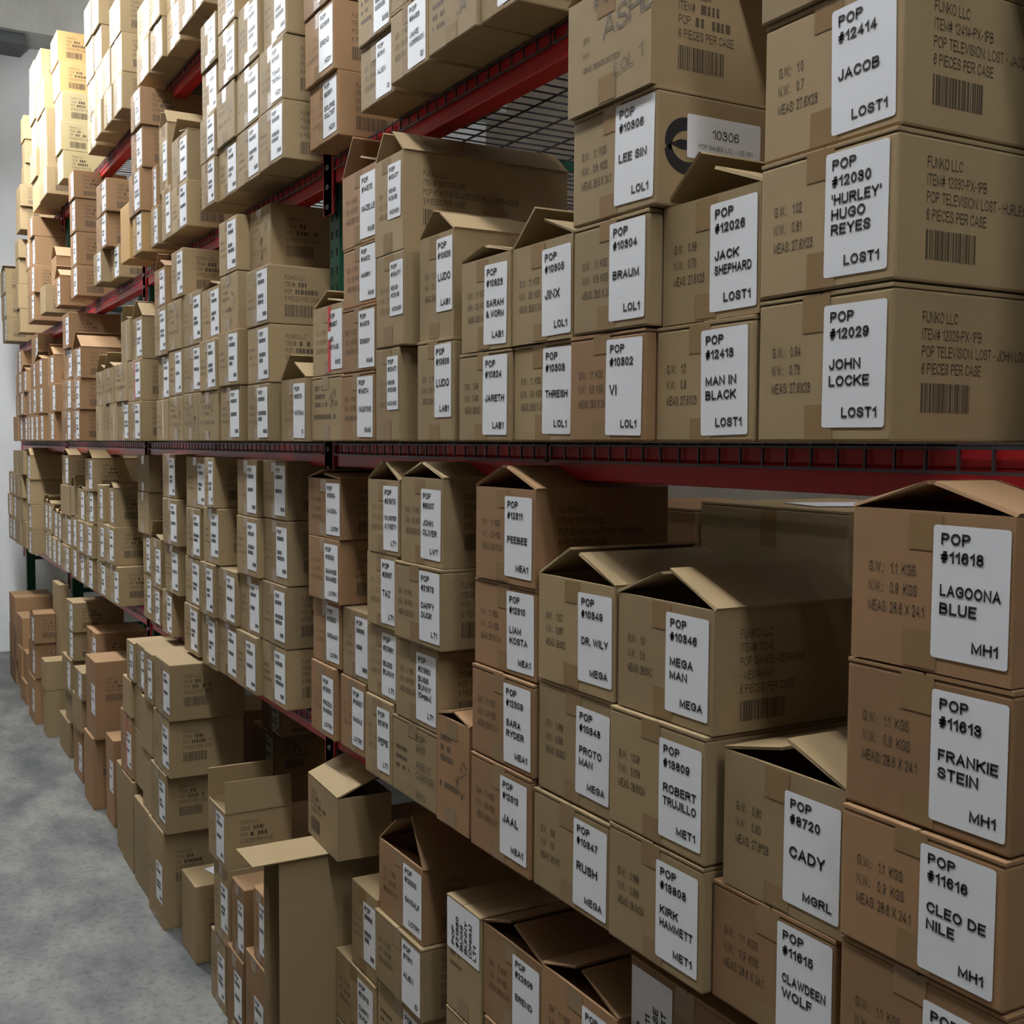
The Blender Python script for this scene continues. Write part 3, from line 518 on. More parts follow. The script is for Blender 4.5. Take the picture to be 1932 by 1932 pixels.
(2,1.061,1.656,1.864,1.870,2.047,0.28,0,113,'t #10303|THRESH|LOL1','tan box stickered #10303, bottom, fourth stack from right, nearest bay, middle shelf'),
(2,1.055,1.866,2.078,1.870,2.046,0.28,0,97,'t #10824|JARETH|LAB1','tan box stickered #10824, bottom, fifth stack from right, nearest bay, middle shelf'),
(2,1.054,1.867,2.065,2.046,2.225,0.28,0,91,'t #10823|SARAH|& WORM|LAB1 f12,12','open tan box stickered #10823, top, fifth stack from right, nearest bay, middle shelf'),
(2,1.056,2.107,2.281,1.870,2.086,0.30,0,67,'t #10826|LUDO|LAB1','tan box stickered #10826, bottom, sixth stack from right, nearest bay, middle shelf'),
(2,1.066,2.123,2.290,2.086,2.308,0.30,1,65,'t #10826|LUDO|LAB1 f40,30','open tan box stickered #10826, top, sixth stack from right, nearest bay, middle shelf'),
(2,1.054,2.344,2.505,2.085,2.297,0.43,1,53,'t #12477|KING|KONG|KONG1','tan box stickered #12477, second up, seventh stack from right, nearest bay, middle shelf'),
(2,1.054,2.352,2.512,2.297,2.515,0.43,1,52,'t #12477|KING|KONG|KONG1 f50,40','open tan box stickered #12477, top, seventh stack from right, nearest bay, middle shelf'),
(2,1.055,2.372,2.511,1.870,2.085,0.43,1,45,'t #12477|KING|KONG|KONG1','tan box stickered #12477, bottom, seventh stack from right, nearest bay, middle shelf'),
(2,1.063,2.511,2.742,2.348,2.526,0.28,0,67,'b #14375|GAZELLE|KMS f50,15','open brown box stickered #14375, top, eighth stack from right, nearest bay, middle shelf'),
(2,1.057,2.513,2.733,2.039,2.198,0.28,0,64,'b #14373|EGGSY|KMS','brown box stickered #14373, second up, eighth stack from right, nearest bay, middle shelf'),
(2,1.062,2.514,2.735,2.198,2.348,0.28,0,65,'b #14372|HARRY|KMS','brown box stickered #14372, third up, eighth stack from right, nearest bay, middle shelf'),
(2,1.056,2.520,2.738,1.870,2.039,0.28,0,63,'b #14374|VALENTINE|KMS','brown box stickered #14374, bottom, eighth stack from right, nearest bay, middle shelf'),
(2,1.065,2.738,2.982,1.870,2.044,0.28,0,62,'t writ','tan box with no sticker, bottom, ninth stack from right, nearest bay, middle shelf'),
(2,1.065,2.740,2.967,2.044,2.224,0.28,0,58,'t #6937|MR.|MIYAGI|KK2 r f20,8','open tan box stickered #6937, top, ninth stack from right, nearest bay, middle shelf'),
(2,1.054,2.995,3.203,1.870,2.045,0.12,0,45,'t #13170|NATHAN|D f42,25','open tan box stickered #13170, alone, tenth stack from right, nearest bay, middle shelf'),
(2,1.032,3.243,3.458,2.041,2.211,0.28,1,40,'t s','tan box with white sticker, second up, rightmost stack, second bay, middle shelf'),
(2,1.030,3.244,3.464,2.211,2.382,0.28,1,42,'t s','tan box with white sticker, third up, rightmost stack, second bay, middle shelf'),
(2,1.031,3.246,3.462,1.870,2.041,0.28,1,41,'t s','tan box with white sticker, bottom, rightmost stack, second bay, middle shelf'),
(2,1.095,3.420,3.636,2.382,2.595,0.28,1,39,'t writ','tan box with no sticker, top, rightmost stack, second bay, middle shelf'),
(2,1.044,3.599,3.834,2.050,2.230,0.28,1,38,'t s','tan box with white sticker, second up, second stack from right, second bay, middle shelf'),
(2,1.050,3.604,3.833,1.870,2.050,0.28,1,36,'t s','tan box with white sticker, bottom, second stack from right, second bay, middle shelf'),
(2,1.055,3.638,3.854,2.416,2.594,0.28,1,34,'t s','tan box with white sticker, top, second stack from right, second bay, middle shelf'),
(2,1.056,3.640,3.847,2.230,2.416,0.28,1,33,'t writ','tan box with no sticker, third up, second stack from right, second bay, middle shelf'),
(2,1.056,3.855,4.083,2.220,2.397,0.28,0,32,'t s f12,10','open tan box with white sticker, top, third stack from right, second bay, middle shelf'),
(2,1.051,3.866,4.126,1.870,2.044,0.28,0,37,'t writ','tan box with no sticker, bottom, third stack from right, second bay, middle shelf'),
(2,1.047,3.874,4.090,2.044,2.220,0.28,1,31,'t s','tan box with white sticker, second up, third stack from right, second bay, middle shelf'),
(2,1.055,4.090,4.360,2.046,2.217,0.28,0,35,'t s','tan box with white sticker, second up, fourth stack from right, second bay, middle shelf'),
(2,1.055,4.090,4.360,2.217,2.410,0.28,0,34,'t s','tan box with white sticker, third up, fourth stack from right, second bay, middle shelf'),
(2,1.051,4.126,4.343,1.870,2.046,0.28,0,28,'t writ','tan box with no sticker, bottom, fourth stack from right, second bay, middle shelf'),
(2,1.050,4.323,4.511,2.410,2.588,0.28,1,22,'t s','tan box with white sticker, top, fourth stack from right, second bay, middle shelf'),
(2,1.049,4.343,4.564,1.870,2.042,0.28,0,26,'t writ','tan box with no sticker, bottom, fifth stack from right, second bay, middle shelf'),
(2,1.049,4.360,4.582,2.217,2.405,0.28,0,25,'t writ','tan box with no sticker, top, fifth stack from right, second bay, middle shelf'),
(2,1.051,4.360,4.573,2.042,2.217,0.28,0,25,'t s','tan box with white sticker, second up, fifth stack from right, second bay, middle shelf'),
(2,1.047,4.573,4.781,1.870,2.036,0.28,0,22,'t T','tan box with pale tape, bottom, sixth stack from right, second bay, middle shelf'),
(2,1.054,4.574,4.772,2.036,2.209,0.28,0,21,'t s','tan box with white sticker, second up, sixth stack from right, second bay, middle shelf'),
(2,1.044,4.582,4.786,2.209,2.403,0.28,0,22,'t s','tan box with white sticker, third up, sixth stack from right, second bay, middle shelf'),
(2,1.045,4.587,4.777,2.403,2.553,0.28,1,20,'b s f43,20','open brown box with white sticker, top, sixth stack from right, second bay, middle shelf'),
(2,1.044,5.070,5.345,1.870,2.045,0.28,1,24,'t s','tan box with white sticker, bottom, seventh stack from right, second bay, middle shelf'),
(2,1.057,5.074,5.292,2.226,2.408,0.28,1,19,'t s f45,35','open tan box with white sticker, top, seventh stack from right, second bay, middle shelf'),
(2,1.048,5.076,5.347,2.045,2.226,0.28,1,24,'t r','tan box with red tape, second up, seventh stack from right, second bay, middle shelf'),
(2,1.049,5.292,5.495,2.229,2.415,0.28,0,16,'t T f45,8','open tan box with pale tape, top, eighth stack from right, second bay, middle shelf'),
(2,1.052,5.349,5.609,1.870,2.051,0.13,0,21,'t s','tan box with white sticker, bottom, eighth stack from right, second bay, middle shelf'),
(2,1.046,5.351,5.647,2.051,2.229,0.13,0,24,'t writ','tan box with no sticker, second up, eighth stack from right, second bay, middle shelf'),
(2,1.047,5.609,5.794,1.870,2.052,0.28,0,14,'t T','tan box with pale tape, bottom, rightmost stack, third bay, middle shelf'),
(2,1.046,5.661,5.905,2.052,2.223,0.28,0,18,'t writ f40,12','open tan box with no sticker, top, rightmost stack, third bay, middle shelf'),
(2,1.050,5.808,5.991,1.870,2.047,0.28,0,13,'t writ','tan box with no sticker, alone, second stack from right, third bay, middle shelf'),
(2,1.052,5.905,6.169,2.047,2.221,0.28,0,18,'t writ f40,12','open tan box with no sticker, top, third stack from right, third bay, middle shelf'),
(2,1.050,5.991,6.184,1.870,2.047,0.28,0,12,'t T','tan box with pale tape, bottom, third stack from right, third bay, middle shelf'),
(2,1.033,6.508,6.784,2.210,2.377,0.28,1,15,'b s f42,30','open brown box with white sticker, top, fourth stack from right, third bay, middle shelf'),
(2,1.028,6.525,6.811,2.041,2.210,0.28,1,16,'b s','brown box with white sticker, second up, fourth stack from right, third bay, middle shelf'),
(2,1.027,6.541,6.828,1.870,2.041,0.28,1,16,'b s','brown box with white sticker, bottom, fourth stack from right, third bay, middle shelf'),
(2,1.036,6.820,7.131,2.223,2.393,0.28,1,16,'b s','brown box with white sticker, third up, fifth stack from right, third bay, middle shelf'),
(2,1.024,6.828,7.070,2.393,2.592,0.28,1,12,'b s','brown box with white sticker, top, fifth stack from right, third bay, middle shelf'),
(2,1.027,6.837,7.180,1.870,2.048,0.28,0,17,'b s','brown box with white sticker, bottom, fifth stack from right, third bay, middle shelf'),
(2,1.031,6.838,7.160,2.048,2.223,0.28,0,16,'b s','brown box with white sticker, second up, fifth stack from right, third bay, middle shelf'),
(2,1.046,7.546,7.809,2.051,2.225,0.28,1,11,'b s','brown box with white sticker, second up, sixth stack from right, third bay, middle shelf'),
(2,1.044,7.612,7.855,1.870,2.051,0.28,1,10,'b s','brown box with white sticker, bottom, sixth stack from right, third bay, middle shelf'),
(2,1.054,7.659,7.918,2.225,2.410,0.28,1,11,'b s f35,25','open brown box with white sticker, top, sixth stack from right, third bay, middle shelf'),
(2,1.048,8.139,8.441,2.052,2.237,0.28,1,11,'b s','brown box with white sticker, second up, rightmost stack, far bay, middle shelf'),
(2,1.049,8.140,8.511,2.237,2.414,0.28,1,13,'b s f20,10','open brown box with white sticker, top, rightmost stack, far bay, middle shelf'),
(2,1.052,8.150,8.360,1.870,2.052,0.28,1,8,'b s','brown box with white sticker, bottom, rightmost stack, far bay, middle shelf'),
(2,1.046,8.364,8.574,1.870,2.052,0.28,0,7,'b s','brown box with white sticker, bottom, second stack from right, far bay, middle shelf'),
(2,1.045,8.445,8.748,2.052,2.237,0.28,0,10,'b s','brown box with white sticker, top, second stack from right, far bay, middle shelf'),
(2,1.056,8.513,8.797,2.237,2.419,0.28,0,9,'b s','brown box with white sticker, third up, third stack from right, far bay, middle shelf'),
(2,1.083,8.590,8.948,2.419,2.623,0.28,1,12,'b s','brown box with white sticker, top, third stack from right, far bay, middle shelf'),
(2,1.044,8.592,8.809,1.870,2.054,0.28,0,7,'b s','brown box with white sticker, bottom, third stack from right, far bay, middle shelf'),
(2,1.056,8.765,9.099,2.054,2.227,0.28,0,11,'b s','brown box with white sticker, second up, third stack from right, far bay, middle shelf'),
(2,1.053,8.813,9.030,1.870,2.054,0.28,0,7,'b s','brown box with white sticker, alone, fourth stack from right, far bay, middle shelf'),
(2,1.047,8.952,9.251,2.228,2.381,0.28,1,9,'b s f20,10','open brown box with white sticker, top, fifth stack from right, far bay, middle shelf'),
(2,1.056,9.034,9.321,1.870,2.053,0.28,0,9,'b s','brown box with white sticker, bottom, fifth stack from right, far bay, middle shelf'),
(2,1.043,9.132,9.458,2.060,2.228,0.28,0,9,'b s','brown box with white sticker, second up, fifth stack from right, far bay, middle shelf'),
(2,1.049,9.283,9.604,2.228,2.379,0.28,0,9,'b s','brown box with white sticker, third up, sixth stack from right, far bay, middle shelf'),
(2,1.057,9.321,9.556,1.870,2.060,0.28,0,7,'b s','brown box with white sticker, bottom, sixth stack from right, far bay, middle shelf'),
(2,1.056,9.340,9.577,2.379,2.552,0.28,1,6,'b s','brown box with white sticker, top, sixth stack from right, far bay, middle shelf'),
(2,1.054,9.458,9.700,2.060,2.228,0.28,0,7,'b s','brown box with white sticker, second up, sixth stack from right, far bay, middle shelf'),
(2,1.052,9.555,9.874,1.870,2.061,0.28,0,9,'b n','plain brown box, alone, seventh stack from right, far bay, middle shelf'),
(3,1.050,1.836,1.981,2.665,2.833,0.28,1,71,'t s','tan box with white sticker, alone, rightmost stack, nearest bay, upper shelf'),
(3,1.043,1.983,2.200,2.665,2.820,0.28,0,92,'t hand2','tan box with handwriting, alone, second stack from right, nearest bay, upper shelf'),
(3,1.050,2.214,2.412,2.665,2.822,0.28,0,71,'t #8483|JAKE|MORRISON|ID','tan box stickered #8483, bottom, third stack from right, nearest bay, upper shelf'),
(3,1.054,2.215,2.418,2.822,2.994,0.28,1,73,'t s','tan box with white sticker, top, third stack from right, nearest bay, upper shelf'),
(3,1.066,2.444,2.644,2.815,2.978,0.28,0,62,'t s','tan box with white sticker, top, fourth stack from right, nearest bay, upper shelf'),
(3,1.073,2.444,2.645,2.665,2.815,0.28,0,63,'t #7811|ALIEN|ID','tan box stickered #7811, bottom, fourth stack from right, nearest bay, upper shelf'),
(3,1.094,2.849,3.067,2.665,2.833,0.28,1,53,'b #22611|ECLIPSE|CULTIST|HZD1','brown box stickered #22611, bottom, fifth stack from right, nearest bay, upper shelf'),
(3,1.081,2.853,3.079,3.015,3.203,0.28,1,55,'b s','brown box with white sticker, top, fifth stack from right, nearest bay, upper shelf'),
(3,1.085,2.855,3.079,2.833,3.015,0.28,1,55,'b #22606|EREND|HZD1','brown box stickered #22606, second up, fifth stack from right, nearest bay, upper shelf'),
(3,1.060,3.155,3.369,3.011,3.197,0.28,1,43,'t s','tan box with white sticker, top, rightmost stack, second bay, upper shelf'),
(3,1.049,3.157,3.388,2.665,2.830,0.28,1,46,'t s','tan box with white sticker, bottom, rightmost stack, second bay, upper shelf'),
(3,1.051,3.159,3.384,2.830,3.011,0.28,1,46,'t #21900|TOMMY|THE BALL|HZD1','tan box stickered #21900, second up, rightmost stack, second bay, upper shelf'),
(3,1.050,3.385,3.598,3.013,3.202,0.28,0,38,'t s','tan box with white sticker, top, second stack from right, second bay, upper shelf'),
(3,1.053,3.390,3.630,2.832,3.013,0.28,0,43,'t s','tan box with white sticker, second up, second stack from right, second bay, upper shelf'),
(3,1.054,3.394,3.635,2.665,2.832,0.28,0,43,'t s','tan box with white sticker, bottom, second stack from right, second bay, upper shelf'),
(3,1.043,3.600,3.801,3.189,3.340,0.28,1,33,'t s','tan box with white sticker, top, third stack from right, second bay, upper shelf'),
(3,1.045,3.606,3.807,3.014,3.189,0.28,0,32,'t s','tan box with white sticker, third up, third stack from right, second bay, upper shelf'),
(3,1.048,3.632,3.843,2.833,3.014,0.28,0,34,'t writ','tan box with no sticker, second up, third stack from right, second bay, upper shelf'),
(3,1.056,3.637,3.848,2.665,2.833,0.28,0,33,'t s','tan box with white sticker, bottom, third stack from right, second bay, upper shelf'),
(3,1.045,3.830,4.026,3.128,3.285,0.28,0,28,'t s','tan box with white sticker, top, fourth stack from right, second bay, upper shelf'),
(3,1.052,3.845,4.039,2.971,3.128,0.28,1,28,'t s','tan box with white sticker, third up, fourth stack from right, second bay, upper shelf'),
(3,1.045,3.850,4.045,2.820,2.971,0.28,0,28,'t s','tan box with white sticker, second up, fourth stack from right, second bay, upper shelf'),
(3,1.044,3.853,4.030,2.665,2.820,0.28,0,26,'t s','tan box with white sticker, bottom, fourth stack from right, second bay, upper shelf'),
(3,1.064,4.311,4.559,2.665,2.836,0.28,1,30,'t s','tan box with white sticker, bottom, fifth stack from right, second bay, upper shelf'),
(3,1.070,4.319,4.568,2.836,3.020,0.28,1,29,'t s f35,8','open tan box with white sticker, top, fifth stack from right, second bay, upper shelf'),
(3,1.066,4.567,4.729,2.665,2.868,0.28,0,18,'t s','tan box with white sticker, bottom, sixth stack from right, second bay, upper shelf'),
(3,1.077,4.662,4.809,2.868,3.128,0.28,1,15,'t s f60,50','open tan box with white sticker, top, sixth stack from right, second bay, upper shelf'),
(3,1.060,4.765,4.900,2.665,2.822,0.28,1,14,'t s','tan box with white sticker, bottom, seventh stack from right, second bay, upper shelf'),
(3,1.066,4.811,4.900,2.822,2.991,0.28,0,9,'b s','brown box with white sticker, top, seventh stack from right, second bay, upper shelf'),
(3,1.037,4.962,5.160,3.185,3.340,0.36,1,18,'b s','brown box with white sticker, top, eighth stack from right, second bay, upper shelf'),
(3,1.045,4.972,5.200,3.012,3.185,0.36,1,21,'b s','brown box with white sticker, third up, eighth stack from right, second bay, upper shelf'),
(3,1.036,4.983,5.215,2.834,3.012,0.36,1,21,'b s','brown box with white sticker, second up, eighth stack from right, second bay, upper shelf'),
(3,1.042,4.989,5.178,2.665,2.834,0.36,1,17,'o s','orange-tan box with white sticker, bottom, eighth stack from right, second bay, upper shelf'),
(3,1.038,5.217,5.419,2.665,2.913,0.28,1,17,'o n','plain orange-tan box, alone, ninth stack from right, second bay, upper shelf'),
(3,1.104,5.802,6.031,2.665,2.824,0.28,1,16,'t s','tan box with white sticker, alone, rightmost stack, third bay, upper shelf'),
(3,1.064,5.885,6.159,2.992,3.152,0.28,1,19,'b s','brown box with white sticker, top, second stack from right, third bay, upper shelf'),
(3,1.066,5.912,6.188,2.825,2.992,0.28,1,19,'b s','brown box with white sticker, second up, second stack from right, third bay, upper shelf'),
(3,1.061,6.033,6.248,2.665,2.825,0.28,0,14,'t s','tan box with white sticker, bottom, second stack from right, third bay, upper shelf'),
(3,1.033,6.647,6.829,3.190,3.340,0.28,1,10,'b s','brown box with white sticker, top, third stack from right, third bay, upper shelf'),
(3,1.040,6.655,6.847,3.011,3.190,0.28,1,10,'b s','brown box with white sticker, third up, third stack from right, third bay, upper shelf'),
(3,1.045,6.655,6.884,2.665,2.832,0.28,1,12,'b s','brown box with white sticker, bottom, third stack from right, third bay, upper shelf'),
(3,1.044,6.656,6.866,2.832,3.011,0.28,1,11,'b s','brown box with white sticker, second up, third stack from right, third bay, upper shelf'),
(3,1.030,7.163,7.373,2.665,2.836,0.28,1,10,'b s f45,25','open brown box with white sticker, alone, fourth stack from right, third bay, upper shelf'),
(3,1.061,7.526,7.728,2.838,3.003,0.28,1,9,'b crown f45,40','open brown box with crown emblem, top, fifth stack from right, third bay, upper shelf'),
(3,1.008,7.620,7.861,2.665,2.838,0.28,1,10,'t n','plain tan box, bottom, fifth stack from right, third bay, upper shelf'),
(3,1.010,8.129,8.486,2.844,3.026,0.28,1,13,'b s','brown box with white sticker, second up, rightmost stack, far bay, upper shelf'),
(3,1.019,8.143,8.347,3.026,3.213,0.28,1,7,'b s','brown box with white sticker, third up, rightmost stack, far bay, upper shelf'),
(3,1.007,8.144,8.334,3.213,3.340,0.28,1,7,'b s','brown box with white sticker, top, rightmost stack, far bay, upper shelf'),
(3,1.009,8.155,8.485,2.665,2.844,0.28,1,12,'b s','brown box with white sticker, bottom, rightmost stack, far bay, upper shelf'),
(3,1.020,8.338,8.528,3.213,3.340,0.28,0,6,'b s','brown box with white sticker, top, second stack from right, far bay, upper shelf'),
(3,1.009,8.351,8.556,3.026,3.213,0.28,0,7,'b s','brown box with white sticker, bottom, second stack from right, far bay, upper shelf'),
(3,1.026,9.101,9.300,3.204,3.340,0.28,1,6,'t n','plain tan box, top, third stack from right, far bay, upper shelf'),
(3,1.031,9.123,9.322,2.665,2.839,0.28,1,6,'t n','plain tan box, bottom, third stack from right, far bay, upper shelf'),
(3,1.022,9.127,9.326,2.839,3.020,0.28,1,6,'t n','plain tan box, second up, third stack from right, far bay, upper shelf'),
(3,1.029,9.130,9.329,3.020,3.204,0.28,1,5,'t n','plain tan box, third up, third stack from right, far bay, upper shelf'),
(3,1.025,9.941,10.257,2.665,2.854,0.28,1,8,'t s','tan box with white sticker, bottom, fourth stack from right, far bay, upper shelf'),
(3,1.024,9.945,10.303,2.854,3.044,0.28,1,8,'t s','tan box with white sticker, second up, fourth stack from right, far bay, upper shelf'),
(3,1.021,9.949,10.307,3.044,3.235,0.28,1,9,'t s f15,5','open tan box with white sticker, top, fourth stack from right, far bay, upper shelf'),
(4,1.061,4.041,4.178,3.382,3.512,0.28,1,18,'t s','tan box with white sticker, alone, rightmost stack, second bay, top shelf'),
(4,1.062,4.188,4.407,3.382,3.545,0.28,0,28,'t s','tan box with white sticker, alone, second stack from right, second bay, top shelf'),
(4,1.082,4.451,4.679,3.543,3.707,0.28,1,26,'t s','tan box with white sticker, top, third stack from right, second bay, top shelf'),
(4,1.081,4.454,4.673,3.382,3.543,0.28,1,25,'t s','tan box with white sticker, bottom, third stack from right, second bay, top shelf'),
(4,1.065,4.678,4.890,3.382,3.538,0.28,0,22,'t s','tan box with white sticker, bottom, fourth stack from right, second bay, top shelf'),
(4,1.057,4.681,4.881,3.538,3.696,0.28,0,21,'t s','tan box with white sticker, top, fourth stack from right, second bay, top shelf'),
(4,1.065,4.909,5.138,3.539,3.701,0.28,0,21,'t s','tan box with white sticker, top, fifth stack from right, second bay, top shelf'),
(4,1.063,4.913,5.148,3.382,3.539,0.28,0,22,'t s','tan box with white sticker, bottom, fifth stack from right, second bay, top shelf'),
(4,1.068,5.485,5.740,3.548,3.724,0.12,1,20,'t s','tan box with white sticker, second up, rightmost stack, third bay, top shelf'),
(4,1.066,5.485,5.687,3.382,3.548,0.12,1,16,'t s','tan box with white sticker, bottom, rightmost stack, third bay, top shelf'),
(4,1.064,5.491,5.752,3.724,3.901,0.12,1,20,'t s','tan box with white sticker, top, rightmost stack, third bay, top shelf'),
(4,1.064,5.717,5.921,3.382,3.550,0.28,0,15,'t s','tan box with white sticker, bottom, second stack from right, third bay, top shelf'),
(4,1.065,5.756,5.949,3.550,3.732,0.28,0,14,'t s','tan box with white sticker, top, second stack from right, third bay, top shelf'),
(4,1.068,5.962,6.153,3.544,3.729,0.28,0,13,'t s','tan box with white sticker, second up, third stack from right, third bay, top shelf'),
(4,1.059,5.963,6.153,3.382,3.544,0.28,1,12,'t s','tan box with white sticker, bottom, third stack from right, third bay, top shelf'),
(4,1.056,5.975,6.167,3.908,4.082,0.28,1,13,'t s','tan box with white sticker, top, third stack from right, third bay, top shelf'),
(4,1.068,5.976,6.183,3.729,3.908,0.28,1,14,'t s','tan box with white sticker, third up, third stack from right, third bay, top shelf'),
(4,1.079,6.214,6.451,3.564,3.737,0.28,1,15,'t s','tan box with white sticker, second up, fourth stack from right, third bay, top shelf'),
(4,1.079,6.222,6.467,3.382,3.564,0.28,1,15,'t s','tan box with white sticker, bottom, fourth stack from right, third bay, top shelf'),
(4,1.066,6.242,6.448,3.935,4.118,0.28,1,12,'t s','tan box with white sticker, top, fourth stack from right, third bay, top shelf'),
(4,1.075,6.243,6.466,3.737,3.935,0.28,1,13,'t s','tan box with white sticker, third up, fourth stack from right, third bay, top shelf'),
(4,1.047,7.104,7.310,3.382,3.545,0.28,1,10,'y n','plain pale yellow box, bottom, fifth stack from right, third bay, top shelf'),
(4,1.037,7.105,7.312,3.545,3.711,0.28,1,10,'y n','plain pale yellow box, second up, fifth stack from right, third bay, top shelf'),
(4,1.048,7.117,7.377,3.711,3.883,0.28,1,12,'y n','plain pale yellow box, third up, fifth stack from right, third bay, top shelf'),
(4,1.044,7.147,7.421,3.883,4.061,0.28,1,12,'o n','plain orange-tan box, fourth up, fifth stack from right, third bay, top shelf'),
(4,1.036,7.167,7.432,4.061,4.238,0.28,1,12,'o n','plain orange-tan box, top, fifth stack from right, third bay, top shelf'),
(4,1.022,7.574,7.918,3.382,3.553,0.28,1,14,'t s','tan box with white sticker, bottom, sixth stack from right, third bay, top shelf'),
(4,1.029,7.598,7.787,3.553,3.734,0.28,1,8,'t n','plain tan box, second up, sixth stack from right, third bay, top shelf'),
(4,1.030,7.621,7.812,3.734,3.913,0.28,1,8,'t n','plain tan box, third up, sixth stack from right, third bay, top shelf'),
(4,1.023,7.644,8.005,3.913,4.099,0.15,1,14,'t n','plain tan box, fourth up, sixth stack from right, third bay, top shelf'),
(4,1.020,7.737,8.010,4.099,4.299,0.15,1,11,'t n','plain tan box, top, sixth stack from right, third bay, top shelf'),
(4,1.028,7.791,7.919,3.553,3.734,0.28,0,5,'t n','plain tan box, bottom, seventh stack from right, third bay, top shelf'),
(4,1.033,7.816,7.999,3.734,3.913,0.15,0,7,'t n','plain tan box, top, seventh stack from right, third bay, top shelf'),
(4,1.029,7.921,8.295,3.382,3.572,0.16,0,14,'t n','plain tan box, bottom, rightmost stack, far bay, top shelf'),
(4,1.017,8.004,8.295,3.572,3.755,0.28,1,11,'t n','plain tan box, second up, rightmost stack, far bay, top shelf'),
(4,1.029,8.007,8.296,3.755,3.943,0.28,0,10,'t n','plain tan box, third up, rightmost stack, far bay, top shelf'),
(4,1.018,8.030,8.295,3.943,4.134,0.28,0,9,'t n','plain tan box, fourth up, rightmost stack, far bay, top shelf'),
(4,1.028,8.106,8.349,4.134,4.335,0.28,1,8,'t n','plain tan box, top, rightmost stack, far bay, top shelf'),
(4,1.025,8.916,9.175,3.544,3.699,0.28,1,8,'t n','plain tan box, second up, second stack from right, far bay, top shelf'),
(4,1.056,8.917,9.104,4.018,4.186,0.28,1,5,'t n','plain tan box, top, second stack from right, far bay, top shelf'),
(4,1.065,8.928,9.130,3.853,4.018,0.28,1,6,'t n','plain tan box, fourth up, second stack from right, far bay, top shelf'),
(4,1.024,8.942,9.201,3.382,3.544,0.28,1,8,'t n','plain tan box, bottom, second stack from right, far bay, top shelf'),
(4,1.061,8.952,9.155,3.699,3.853,0.28,1,6,'t n','plain tan box, third up, second stack from right, far bay, top shelf'),
]
F9Y = 4.019
F7 = (1.060, 2.765, 3.027, 0.775)

SIDE_TXT = {'12029': ('12029-PX-1PB', 'POP TELEVISION: LOST - JOHN LOCKE'), '12030': ('12030-PX-1PB', 'POP TELEVISION: LOST - HURLEY'), '12414': ('12414-PX-1PB', 'POP TELEVISION: LOST - JACOB'),
            '12477': ('12477-PX-1PB', 'POP 6": KONG ISLAND 2017 FILM - KING KONG'), '12311': ('12311-PX-1SS', 'POP Games: Mass Effect: Andromeda'), '10346': ('10346', 'POP GAMES: MEGAMAN', '- MEGAMAN')}
WT = {'12029': ('0.94', '0.73', '27.6X23'), '12030': ('1.02', '0.81', '27.6X23'), '12414': ('1.0', '0.7', '27.6X23'), '12413': ('1.0', '0.8', '27.6X23'), '12026': ('0.98', '0.70', '27.6X23'),
      '10349': ('1.027', '0.397', '28.6X2'), '10348': ('0.998', '0.368', '28.6X2'), '10347': ('0.9', '0.3', '28.6X2'), '10346': ('1.0', '0.3', '28.6X2'), '13809': ('1.008', '0.378', '28.6X24'), '13808': ('0.998', '0.368', '28.6X24'),
      '8720': ('0.90', '0.60', '27.6*23'), '10824': ('1.046', '0.416', '28.6X2')}
def sticker(box, frame, w, h, u0, v0, sw, sh, lines, px, rng, bars=False, rot=False):
    o_, U_, V_, N_ = frame; a_ = max(-.03, min(.03, rng.gauss(0, .011)))
    frame = (o_ + U_ * (u0 + sw / 2) + V_ * (v0 + sh / 2), U_ * math.cos(a_) + V_ * math.sin(a_), V_ * math.cos(a_) - U_ * math.sin(a_), N_)
    u0, v0 = -sw / 2, -sh / 2
    st = Ink(); st.poly(rrect(u0, u0 + sw, v0, v0 + sh, .004))
    s = st.out('sticker', frame, .0009, M_STICK, box)
    t = Ink(); far = px < 26
    if rot:                                       # sticker turned a quarter turn: writing runs upward
        cx = u0 + sw; L = len(lines)
        for i, ln in enumerate(lines):
            t.text(ln, u0 + sw * (.16 + .8 * i / L) + .012, v0 + sh * .12, .014, maxw=sh * .8, rot=math.pi / 2)
        t.out('lettering', frame, .0014, M_INK, s); return s
    cap = sh * .088; m = sw * .11; mw = sw * .80
    if not bars:
        name = lines[1:-1]; code = lines[-1]
        t.text('POP', u0 + m, v0 + sh * .855, cap, maxw=mw); t.text(lines[0], u0 + m, v0 + sh * .72, cap, maxw=mw)
        n = len(name); vv = {1: [.42], 2: [.47, .335], 3: [.575, .455, .335]}[n]
        if n == 2 and len(lines[0]) < 1: vv = vv
        for ln, v in zip(name, vv): t.text(ln, u0 + m, v0 + sh * v, cap * (1.2 if n == 1 and len(ln) < 5 else 1.0), maxw=mw)
        t.text(code, u0 + sw * .90, v0 + sh * .08, cap * .95, align='r', maxw=mw)
        t.out('lettering', frame, .0014, M_INK, s)
    else:
        t.text('POP', u0 + m, v0 + sh * .855, cap, maxw=mw)
        ws = [.58, rng.uniform(.40, .72), rng.choice((0, rng.uniform(.35, .7))), .3]
        for k, (wd, v) in enumerate(zip(ws, (.73, .45, .335, .09))):
            if not wd: continue
            ua = u0 + m if k < 3 else u0 + sw * .88 - wd * sw
            x = ua
            while x < ua + wd * sw:                # letters too far off to read: short marks
                g = rng.uniform(.05, .08) * sw; t.rect(x, x + g, v0 + sh * v, v0 + sh * v + cap * .9); x += g + sw * .03
        t.out('lettering', frame, .0014, M_FAINT if far else M_INK, s)
    return s
